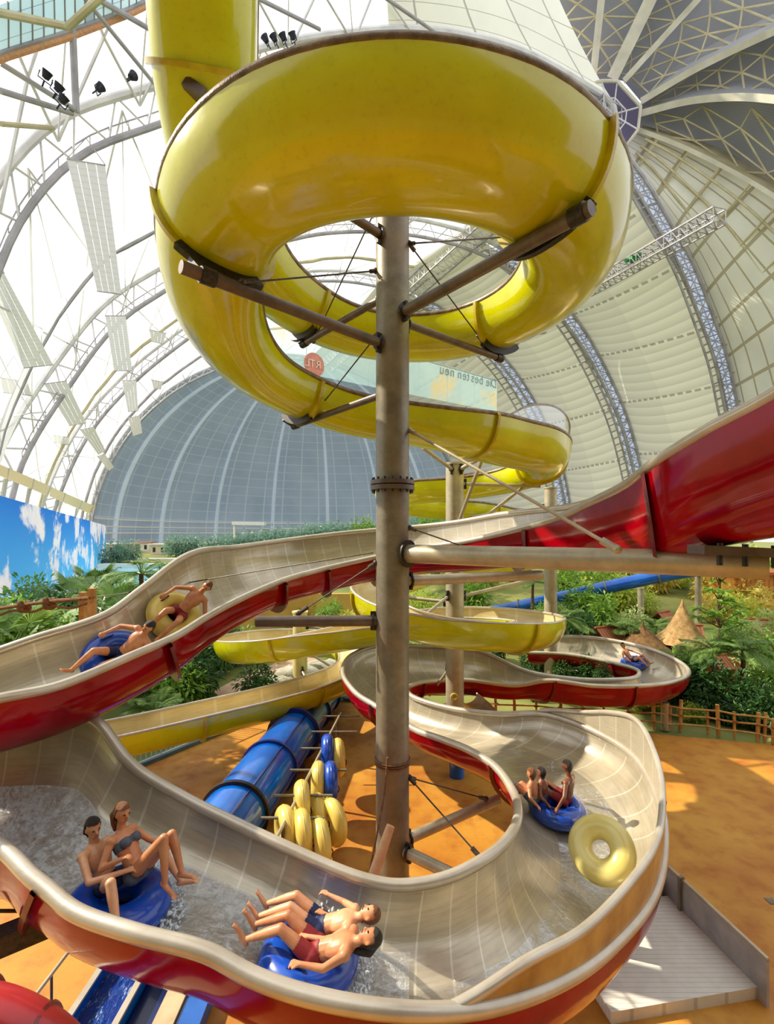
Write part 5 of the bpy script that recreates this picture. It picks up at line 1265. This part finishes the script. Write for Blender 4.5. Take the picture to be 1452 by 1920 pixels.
# greenery at the right
RG = [(790,1130,34,'lime',2.6),(820,1105,42,'mid',3.2),(905,1110,40,'lime',3.0),(890,1135,33,'mid',2.4),(960,1118,42,'lime',2.6),(985,1095,50,'mid',3.2),(1065,1108,36,'mid',2.8),(1090,1140,31,'mid',2.4),(1075,1165,27,'dark',2.2),(1130,1150,29,'mid',2.2),
      (1120,1112,40,'lime',2.4),(1165,1130,33,'lime',2.4),(1190,1160,28,'pale',1.6),(1235,1115,38,'gold',3.0),(1260,1105,40,'lime',3.0),(1285,1090,46,'gold',2.8),(1175,1100,48,'mid',2.6),(1330,1110,36,'gold',2.6),(1375,1105,40,'lime',2.6),(1400,1125,33,'gold',2.4),
      (1430,1110,38,'lime',2.4),(1430,1140,30,'gold',2.2),(1385,1150,31,'lime',1.8),(1410,1205,24,'pale',1.9),(1440,1215,22,'mid',2.0),(1385,1190,25,'mid',1.8),(1450,1255,20,'mid',1.9),(1330,1260,19.6,'dark',2.3),(1375,1265,19.0,'dark',2.2),(1290,1285,20.5,'dark',2.0),(1420,1285,18.4,'dark',1.9),(1455,1300,17.5,'dark',1.8),
      (1330,1310,18.8,'dark',1.5),(1270,1310,20.5,'dark',1.4),(1380,1320,18.0,'dark',1.2),(1235,1300,22.5,'dark',1.6),(1300,1235,23,'mid',1.8),(1100,1250,21.6,'dark',1.2),(1060,1250,22,'dark',1.3),(1130,1262,20.3,'dark',1.0),(960,1232,27,'mid',1.6),(935,1240,25,'dark',1.4),(1000,1245,24,'dark',1.5),(990,1270,22,'dark',1.2),(1020,1225,30,'mid',1.6),(880,1262,22,'dark',.9),
      (1190,1345,19.6,'lime',.75),(1150,1330,20.2,'dark',.9),(1290,1345,18.6,'lime',.7),(1310,1355,18.3,'mid',.6),(1070,1335,20.4,'dark',.8),(1000,1330,20.8,'dark',.7),(1230,1335,19.4,'mid',.7),(1420,1350,17.6,'dark',.8),(1360,1345,18.2,'dark',.8),(810,1285,20.5,'dark',.6),(790,1255,26,'mid',1.4),(1407,1122,39.8,'mid',2.4),(1429,1116,42.1,'lime',1.9),(1124,1115,42.8,'lime',1.9),(1144,1128,39.0,'lime',2.1),(1170,1097,42.6,'lime',2.0),(1247,1105,41.5,'lime',2.0),(1154,1112,42.3,'pale',2.4),(1337,1138,36.3,'lime',2.0),(1284,1089,46.8,'mid',2.2),(1113,1156,34.5,'pale',1.8),(1442,1100,42.3,'mid',2.1),(1388,1125,38.4,'mid',1.7),(1204,1106,43.3,'pale',2.3),(1341,1161,31.3,'gold',2.0),(1098,1157,32.2,'lime',2.2),(1111,1119,41.0,'lime',1.9),(1282,1103,44.9,'pale',2.3),(1167,1105,44.3,'pale',2.2),(1112,1154,34.8,'mid',2.2),(1332,1089,44.5,'gold',2.1),(1365,1137,38.3,'mid',1.7),(1062,1089,46.1,'mid',1.7),(1356,1107,41.2,'lime',1.8),(1055,1092,44,'lime',2.6),(1100,1088,50,'mid',2.6),(1140,1096,52,'lime',2.6),(1205,1090,44,'lime',2.8),(1250,1084,50,'mid',2.6),(1300,1100,42,'gold',2.4),(1075,1128,36,'lime',2.0),(1150,1128,36,'mid',2.2),(1205,1135,33,'lime',2.0),(1410,1160,29,'lime',1.8),(1365,1135,33,'gold',2.0),(1440,1180,27,'pale',1.8),(1400,1235,22,'pale',1.6),(1360,1215,24,'mid',1.5),(945,1105,44,'mid',2.6),(860,1125,38,'lime',2.4),(1410,1080,50,'lime',2.6),(1340,1082,52,'gold',2.6),(800,1160,28,'mid',1.6)]
nmk = {'lime': 'lime green', 'mid': 'mid green', 'dark': 'dark green', 'gold': 'golden green', 'pale': 'pale yellow green'}
def bush_place(u, v, kd):
    where = ('between the two tall columns' if u < 850 else 'right of the second column' if u < 930 else 'around the third column' if u < 1060 else 'behind the far red bend' if u < 1160 else 'beside the thin grey post' if u < 1230 else 'near the straw cone' if u < 1300 else 'near the young tree' if u < 1390 else 'at the right edge')
    how = 'high on the slope' if v < 1125 else 'mid slope' if v < 1200 else 'beside the red bend' if v < 1275 else 'behind the bamboo fence' if v < 1325 else 'at the bamboo fence foot'
    return f'{nmk[kd]} bush {where}, {how}'
ORD = ['leftmost', 'second from left', 'third from left', 'fourth from left', 'fifth from left', 'sixth from left', 'seventh from left', 'eighth from left', 'ninth from left', 'tenth from left', 'eleventh from left', 'twelfth from left']
rank = {}
for i in sorted(range(len(RG)), key=lambda i: RG[i][0]): rank.setdefault(bush_place(RG[i][0], RG[i][1], RG[i][3]), []).append(i)
for i, (u, v, d, kd, s) in enumerate(RG):
    lb = bush_place(u, v, kd); g = rank[lb]
    if len(g) > 1: lb += ', ' + ORD[g.index(i)]
    s *= .6 if v < 1240 or kd != 'dark' else .5; v += 26 if (u > 1280 and kd == 'dark') else 0; p = P(u, v, d)
    bush(kd, (p.x, p.y, max(terr(p.x, p.y), p.z - s*.95)), s, lb, i % 2, 'leafy_bush', 'bush', 'bushes on the slope at right')
for u, v, d, k, s, lb in ((1340,1228,20.5,'feather',.85,'large feather palm below the leafy young tree'), (1262,1240,21.5,'feather',.6,'feather palm with drooping fronds right of the far red bend'), (1395,1240,20,'feather',.9,'dark feather palm above the right bamboo fence'), (1175,1170,26,'low',1.0,'low palm tuft beside the dark straw roof'), (1230,1165,27,'low',.9,'low palm tuft between thin post and straw cone'), (1060,1180,24.6,'feather',.9,'dark feather palm beside the third column'), (840,1120,36,'feather',1.1,'pale feather palm behind the second column'), (1000,1150,32,'feather',.9,'feather palm right of the third column top leaves')):
    p = P(u, v, d); th = 2.9 if k == 'feather' else .9
    palm(k, (p.x, p.y, max(terr(p.x, p.y), p.z - th*s)), s, lb)
# the young tree with whorled leaves
r = random.Random(4); mb = MB(); st = MB(); p0 = V((0, 0, 0)); st.tube([(0, 0, 0), (.1, 0, 1.4), (.05, 0, 2.6), (.2, 0, 4.2)], [.09, .07, .06, .03], 8)
for k in range(26):
    z = r.uniform(1.7, 4.5); a = r.uniform(0, 6.28); rad = r.uniform(.2, 1.35)*(1.2 - abs(z-3.1)/3.5); e = V((math.cos(a)*rad, math.sin(a)*rad, z))
    st.tube([V((.08, 0, z-.5)), e], [.03, .012], 5)
    for j in range(16):
        q = 2*PI*j/16; leaf(mb, e, V((math.cos(q), math.sin(q), r.uniform(-.5, .35))), V((0, 0, 1)), .42, .13)
t = thing('young_tree', 'leafy young tree with whorled leaves covering the right grey post', 'tree', (0, 0, 0))
mb.build('foliage', LF['mid'], t, False); st.build('trunk', M_STEM, t); p = P(1345, 1130, 24); t.location = (p.x, p.y, max(0, p.z - 3.0)); t.scale = (1.15,)*3
# ---------------------------------------------------------------- people
def skin_mat(name, a, b):
    t = NT(name); n = t.noise(6, 3); p = t.n('BsdfPrincipled'); c = t.mix(t.ramp(n, .35, .7), srgb(*a), srgb(*b))
    t.l(c, p.inputs['Base Color']); p.inputs['Roughness'].default_value = .42; p.inputs['Subsurface Weight'].default_value = .12; p.inputs['Subsurface Radius'].default_value = (.03, .012, .006)
    p.inputs['Coat Weight'].default_value = .15
    return t.done(p.outputs[0])
SK_L = skin_mat('fair tanned skin', (232, 172, 128), (214, 146, 104)); SK_M = skin_mat('tanned skin', (214, 146, 100), (190, 120, 80)); SK_D = skin_mat('brown skin', (138, 82, 52), (112, 62, 38))
H_DK = pm('dark brown hair', (44, 28, 20), .5, 0, (26, 16, 12), 30, .6); H_BR = pm('light brown hair', (150, 92, 48), .45, 0, (112, 64, 30), 30, .6)
C_GR = pm('slate grey swimwear', (84, 92, 104), .6, 0, (64, 72, 86), 8); C_NV = pm('navy swim shorts', (26, 36, 84), .6, 0, (18, 26, 64), 8); C_RD = pm('red swim shorts', (150, 30, 34), .6, 0, (120, 20, 26), 8)
M_EYE = pm('eye', (30, 22, 18), .2); M_LIP = pm('lips', (176, 84, 72), .4)
def seg_d(p, a, b):
    ab = b-a; t = max(0.0, min(1.0, (p-a).dot(ab)/max(ab.length_squared, 1e-9))); return (p - (a + ab*t)).length, t
def person(label, J, M4, skin, hair, cloth, top=False, long_hair=False, s=1.0, vox=.0125, grip=True, cat='person'):
    """J: joints in the tube's own frame (x forward, y left, z up); one continuous body mesh, plus hair, eyes, mouth, swimwear"""
    j = {k: V(v)*s for k, v in J.items()}
    mb = MB(); bones = []
    def cap(name, a, b, r0, r1, n=12, push=True):
        a, b = V(a), V(b); pts = [a.lerp(b, i/6) for i in range(7)]
        mb.tube(pts, [lerp(r0, r1, i/6)*s for i in range(7)], n); mb.ball(a, r0*s, n, 8); mb.ball(b, r1*s, n, 8)
        if push: bones.append((name, a, b, (r0+r1)/2*s))
    up = nrm(j['neck'] - j['pelvis']); side = nrm(j['shl'] - j['shr']); fr = nrm(side.cross(up))
    cap('pelvis', j['hl'], j['hr'], .105, .105); cap('belly', j['pelvis'].lerp(j['neck'], .12), j['pelvis'].lerp(j['neck'], .5), .118, .112)
    ch = j['pelvis'].lerp(j['neck'], .66)
    R_ = Matrix((fr, side, up)).transposed(); mb.ball(ch, (.108*s, .158*s, .2*s), 16, 12, R_); bones.append(('chest', ch - side*.07*s, ch + side*.07*s, .11*s))
    if top:
        for q in (-1, 1): mb.ball(ch + side*.07*s*q + fr*.085*s, .065*s, 10, 8); 
    cap('shoulder', j['shl'], j['shr'], .062, .062); cap('neck', j['neck'] - up*.04*s, j['head'] - nrm(j['head']-j['neck'])*.04*s, .058, .052)
    f = nrm(V(J['face'])); hup = nrm(j['head'] - j['neck']); f = nrm(f - hup*f.dot(hup)); hs = nrm(hup.cross(f))
    H = Matrix((f, hs, hup)).transposed(); hc = j['head']
    mb.ball(hc + hup*.02*s, (.098*s, .078*s, .112*s), 18, 14, H); mb.ball(hc + f*.03*s - hup*.055*s, (.058*s, .055*s, .06*s), 12, 10, H)   # skull, jaw
    bones.append(('head', hc - hup*.05*s, hc + hup*.06*s, .085*s))
    mb.tube([hc + f*.09*s + hup*.02*s, hc + f*.113*s - hup*.02*s, hc + f*.088*s - hup*.03*s], [.009*s, .017*s, .012*s], 8)                   # nose
    for q in (-1, 1): mb.ball(hc + hs*.08*s*q - f*.005*s, (.022*s, .012*s, .03*s), 8, 6, H)                                                    # ears
    for q, sh, el, ha in ((1, 'shl', 'ell', 'hal'), (-1, 'shr', 'elr', 'har')):
        cap('upper_arm', j[sh], j[el], .05, .04); cap('forearm', j[el], j[ha], .04, .028)
        d = nrm(j[ha] - j[el]); dn = nrm(V((0, 0, -1)) - d*d.dot(V((0, 0, -1)))); ac = nrm(d.cross(dn))
        w = j[ha]; pe = w + d*.075*s
        for k in (-1, 0, 1): cap('hand', w + ac*.012*k*s, pe + ac*.024*k*s, .022, .018, 8, k == 0)
        for k, (o, L) in enumerate(((-.034, .062), (-.012, .075), (.012, .072), (.033, .055))):
            a = pe + ac*o*s; b = a + (d*.72 + dn*.45)*L*.55*s; c = b + (d*.25 + dn*.9)*L*.5*s if grip else b + d*L*.5*s
            mb.tube([a, b, c], [.0115*s, .0105*s, .009*s], 8); mb.ball(c, .009*s, 8, 6)
        tb = w + d*.02*s + ac*(-.03*q)*s; tm = tb + (ac*(-.7*q) + d*.6)*.035*s; te = tm + (d*.8 + dn*.5)*.03*s
        mb.tube([tb, tm, te], [.014*s, .0125*s, .01*s], 8); mb.ball(te, .01*s, 8, 6)
    for hp, kn, an, to in (('hl', 'knl', 'anl', 'tol'), ('hr', 'knr', 'anr', 'tor')):
        cap('thigh', j[hp], j[kn], .092, .058); mid = j[kn].lerp(j[an], .3); cap('calf', j[kn], mid, .056, .056); cap('calf', mid, j[an], .056, .034)
        d = nrm(j[to] - j[an]); sh_ = nrm(j[kn] - j[an]); heel = j[an] - sh_*.045*s - d*.04*s
        cap('foot', heel, j[an] + d*.1*s - sh_*.045*s, .034, .03); cap('foot', j[an] + d*.1*s - sh_*.045*s, j[an] + d*.16*s - sh_*.05*s, .03, .022)
        ac = nrm(d.cross(sh_))
        for k in range(5): q0 = j[an] + d*.155*s - sh_*.052*s + ac*(k-2)*.016*s; mb.tube([q0, q0 + d*.04*s], [.011*s, .009*s], 6); mb.ball(q0 + d*.04*s, .009*s, 6, 5)
    tmp = link('tmp_body', mb.mesh('tmp_body', None)); m = tmp.modifiers.new('r', 'REMESH'); m.mode = 'VOXEL'; m.voxel_size = vox
    sm = tmp.modifiers.new('s', 'SMOOTH'); sm.factor = .5; sm.iterations = 3 if vox < .011 else 2
    dg = bpy.context.evaluated_depsgraph_get(); dg.update(); me = bpy.data.meshes.new_from_object(tmp.evaluated_get(dg)); bpy.data.objects.remove(tmp)
    me.name = 'person'; me.materials.clear(); me.materials.append(skin); me.polygons.foreach_set('use_smooth', [True]*len(me.polygons))
    o = bpy.data.objects.new('person', me); col.objects.link(o); tag(o, label, cat)
    def layer(name, test, off, mat):
        bm = bmesh.new(); bm.from_mesh(me); bm.normal_update(); kill = [v for v in bm.verts if not test(v.co)]; bmesh.ops.delete(bm, geom=kill, context='VERTS')
        for v in bm.verts: v.co += v.normal*off
        if not bm.verts: bm.free(); return
        m2 = bpy.data.meshes.new(name); bm.to_mesh(m2); bm.free(); m2.materials.append(mat); m2.polygons.foreach_set('use_smooth', [True]*len(m2.polygons)); link(name, m2, o)
    def bone(p):
        best = min(((seg_d(p, a, b)[0] - r, n, seg_d(p, a, b)[1]) for n, a, b, r in bones), key=lambda x: x[0]); return best[1], best[2]
    def is_short(p):
        n, t_ = bone(p); return n == 'pelvis' or (n == 'thigh' and t_ < (.16 if top else .5)) or (n == 'belly' and t_ < .2)
    layer('bikini_bottom' if top else 'swim_shorts', is_short, .008*s, cloth)
    if top: layer('bikini_top', lambda p: bone(p)[0] in ('chest',) and abs((p-ch).dot(up) + .0) < .055*s, .008*s, cloth)
    def is_hair(p):
        if (p-hc).length > .2*s or bone(p)[0] != 'head': return False
        q = p - hc; return q.dot(f) < .0*s or q.dot(hup) > .075*s
    layer('hair', is_hair, .014*s, hair)
    if long_hair:
        MB().tube([hc - f*.07*s + hup*.03*s, hc - f*.12*s - hup*.05*s, hc - f*.1*s - hup*.16*s, hc - f*.09*s - hup*.24*s], [.05*s, .06*s, .045*s, .015*s], 10).build('ponytail', hair, o)
    for q in (-1, 1): MB().ball(hc + f*.088*s + hs*.032*s*q + hup*.02*s, (.012*s, .015*s, .009*s), 8, 6, H).build('eye', M_EYE, o)
    MB().ball(hc + f*.088*s - hup*.06*s, (.01*s, .026*s, .008*s), 8, 6, H).build('mouth', M_LIP, o)
    o.matrix_world = M4
    return o
def frame4(p, f, n):
    M = basis(f, n).to_4x4(); M.translation = p; return M
SIT = dict(pelvis=(-.06,0,.1), neck=(-.4,0,.56), head=(-.43,0,.75), face=(1,0,.25), hl=(-.04,.09,.1), hr=(-.04,-.09,.1), shl=(-.37,.17,.5), shr=(-.37,-.17,.5),
           ell=(-.22,.4,.36), elr=(-.22,-.4,.36), hal=(.02,.42,.3), har=(.02,-.42,.3), knl=(.36,.15,.4), knr=(.36,-.15,.4), anl=(.66,.13,.12), anr=(.66,-.13,.12), tol=(.85,.16,.3), tor=(.85,-.16,.3))
# couple on the near red slide
p, f, n = on_flume(RED2, 222, 1690, .19)[:3]; n = nrm(n*.5 + V((0, 0, 1)))
M = basis(f, n)
put_tube('b', p, M, 'big blue tube carrying the couple on the near red slide', None, 1.05)
splash(p, f, .58, 420, 'white water spray thrown up round the tube of the couple', 3, .16)
MAN = dict(pelvis=(-.2,0,.2), neck=(-.46,-.02,.58), head=(-.46,-.05,.78), face=(.9,-.25,-.05), hl=(-.17,.09,.2), hr=(-.17,-.09,.2), shl=(-.42,.17,.53), shr=(-.42,-.19,.53),
           ell=(-.12,.32,.42), elr=(-.12,-.34,.42), hal=(.14,.14,.5), har=(.16,-.12,.5), knl=(.2,.36,.5), knr=(.2,-.36,.52), anl=(.48,.44,.16), anr=(.46,-.46,.16), tol=(.66,.5,.2), tor=(.62,-.56,.2))
WOM = dict(pelvis=(.16,.08,.4), neck=(-.2,.1,.78), head=(-.2,.1,.98), face=(1,-.1,.05), hl=(.17,.17,.4), hr=(.17,-.01,.4), shl=(-.16,.26,.73), shr=(-.16,-.06,.73),
           ell=(-.0,.4,.56), elr=(-.1,-.22,.52), hal=(.24,.36,.58), har=(.12,-.16,.66), knl=(.5,.2,.86), knr=(.52,.04,.9), anl=(.68,.22,.46), anr=(.62,.02,.44), tol=(.88,.24,.48), tor=(.82,.0,.36))
person('dark haired man sitting behind the woman on the blue tube, leg over its side', MAN, frame4(p, f, n), SK_L, H_DK, C_NV, vox=.010)
person('woman in grey bikini with raised knees, sitting in front on the blue tube', WOM, frame4(p, f, n), SK_M, H_BR, C_GR, True, True, .97, .010)
# second tube sliding below, its riders lying back
p, f, n = on_flume(RED2, 585, 1800, .19)[:3]; n = nrm(n*.6 + V((0, 0, 1)))
put_tube('b', p, basis(f, n), 'blue tube with two reclining riders at the lowest bend of the near slide', None, 1.0)
splash(p, f, .58, 420, 'white water spray round the tube of the reclining riders', 4, .16)
L1 = dict(SIT); L1.update(pelvis=(.12,-.12,.2), hl=(.1,-.03,.2), hr=(.1,-.21,.2), neck=(.52,-.12,.4), head=(.7,-.12,.48), face=(-.3,0,1), shl=(.48,.05,.38), shr=(.48,-.29,.38), ell=(.3,.22,.3), elr=(.3,-.44,.32), hal=(.05,.26,.32), har=(.05,-.46,.32),
          knl=(-.28,-.02,.42), knr=(-.28,-.22,.42), anl=(-.66,0,.22), anr=(-.66,-.22,.22), tol=(-.8,0,.38), tor=(-.8,-.22,.38))
person('reclining rider with dark hair, head towards the right, on the lowest tube', L1, frame4(p, f, n), SK_M, H_DK, C_RD, False, True, 1.0, .011)
L2 = {k: ((v[0]*1.0 - .05, v[1] + .34, v[2] + .02) if k != 'face' else v) for k, v in L1.items()}
person('second reclining rider beside the dark haired one, nearer the inner wall', L2, frame4(p, f, n), SK_L, H_BR, C_NV, False, False, .95, .012)
# children on the blue tube at the right bend
p, f, n = on_flume(RED2, 1042, 1522, .19)[:3]; n = nrm(n*.5 + V((0, 0, 1))); f2 = -f
fb = nrm(V((-.75, .66, 0)))
put_tube('b', p, basis(fb, n), 'blue tube carrying children away at the right bend', None, .98)
B1 = dict(SIT); B1.update(pelvis=(-.14,-.08,.22), hl=(-.12,0,.22), hr=(-.12,-.17,.22), neck=(-.2,-.1,.72), head=(-.14,-.1,.93), shl=(-.18,.08,.66), shr=(-.18,-.28,.66), ell=(-.24,.3,.48), elr=(-.1,-.54,.52), hal=(-.16,.42,.28), har=(.1,-.62,.32), face=(1,.2,0))
person('brown skinned boy seen from behind, arms spread on the blue tube', B1, frame4(p, fb, n), SK_D, H_DK, C_RD, False, False, .92, .012)
B2 = dict(SIT); B2.update(pelvis=(.26,.16,.24), hl=(.26,.25,.24), hr=(.26,.08,.24), neck=(.3,.2,.62), head=(.32,.2,.8), shl=(.3,.34,.56), shr=(.3,.06,.56), ell=(.2,.5,.42), elr=(.34,-.1,.4), hal=(.05,.46,.3), har=(.5,-.16,.3), knl=(.6,.26,.42), knr=(.6,.06,.42), anl=(.86,.26,.12), anr=(.86,.06,.12), tol=(1.0,.3,.25), tor=(1.0,.06,.25))
person('child with dark hair sitting ahead of the boy on the same tube', B2, frame4(p, fb, n), SK_D, H_DK, C_NV, False, False, .85, .012)
B3 = {k: ((v[0]+.1, v[1]+.32, v[2]+.06) if k != 'face' else v) for k, v in B2.items()}
person('fair haired child ahead of the boy, beside the dark haired child', B3, frame4(p, fb, n), SK_M, H_BR, C_GR, False, False, .85, .012)
# empty yellow tube standing tilted on the right bend
p, f, n = on_flume(RED2, 1140, 1640, .3, (.2, .8))[:3]; c = P(1128, 1592, p.y + .05)
nn = nrm(V((-.42, -.62, .62)))
put_tube('p', c, basis(V((1, 0, .3)), nn), 'empty pale yellow tube tilted on edge in the right bend', None, .9)
# riders on the upper red slide
p, f, n = on_flume(RED1, 322, 1150, .19)[:3]
put_tube('y', p, basis(f, n), 'yellow tube racing down the upper red slide', None, 1.0)
person('rider sitting back in the yellow tube on the upper red slide', SIT, frame4(p, f, n), SK_M, H_BR, C_RD, False, False, 1.0, .013)
p, f, n = on_flume(RED1, 215, 1222, .19)[:3]
put_tube('b', p, basis(f, n), 'blue tube ahead of the yellow one on the upper red slide', None, 1.0)
person('rider sitting back in the blue tube on the upper red slide', SIT, frame4(p, f, n), SK_M, H_DK, C_NV, False, False, 1.0, .013)
# far rider
p, f, n = on_flume(RED2, 1188, 1243, .19, (.25, .75))[:3]; n = nrm(n + V((0, 0, 1)))
put_tube('b', p, basis(-f, n), 'small blue tube in the far red bend', None, 1.0)
person('rider leaning out of the small blue tube in the far red bend', SIT, frame4(p, -f, n), SK_M, H_DK, C_NV, False, False, 1.0, .016)
# ---------------------------------------------------------------- light, sky, camera
w = bpy.data.worlds.new('sky'); sc.world = w; w.use_nodes = True
nt = w.node_tree; bg = nt.nodes['Background']; bg.inputs['Color'].default_value = (.93, .96, 1.0, 1); bg.inputs['Strength'].default_value = 1.3
sun = bpy.data.lights.new('sun', 'SUN'); sun.energy = 7.0; sun.color = (1.0, .9, .72); sun.angle = math.radians(1.0)
so = bpy.data.objects.new('sun', sun); col.objects.link(so)
so.rotation_euler = V((.74, -.22, -.62)).to_track_quat('-Z', 'Y').to_euler()
cam = bpy.data.cameras.new('camera'); co = bpy.data.objects.new('camera', cam); col.objects.link(co)
co.location = (0, 0, HC); co.rotation_euler = (PI/2, 0, 0)
cam.sensor_fit = 'VERTICAL'; cam.sensor_height = 36.0; cam.lens = F/1920*36; cam.shift_y = (HV-960)/1920
cam.clip_start = .05; cam.clip_end = 1500
sc.camera = co
sc.view_settings.view_transform = 'Standard'; sc.view_settings.look = 'None'; sc.view_settings.exposure = 0.0
sc.cycles.use_adaptive_sampling = True; sc.cycles.adaptive_threshold = .045
sc.cycles.max_bounces = 6; sc.cycles.diffuse_bounces = 3; sc.cycles.glossy_bounces = 3; sc.cycles.transparent_max_bounces = 12
sc.cycles.use_denoising = True; sc.cycles.sample_clamp_indirect = 6.0; sc.cycles.caustics_reflective = False; sc.cycles.caustics_refractive = False
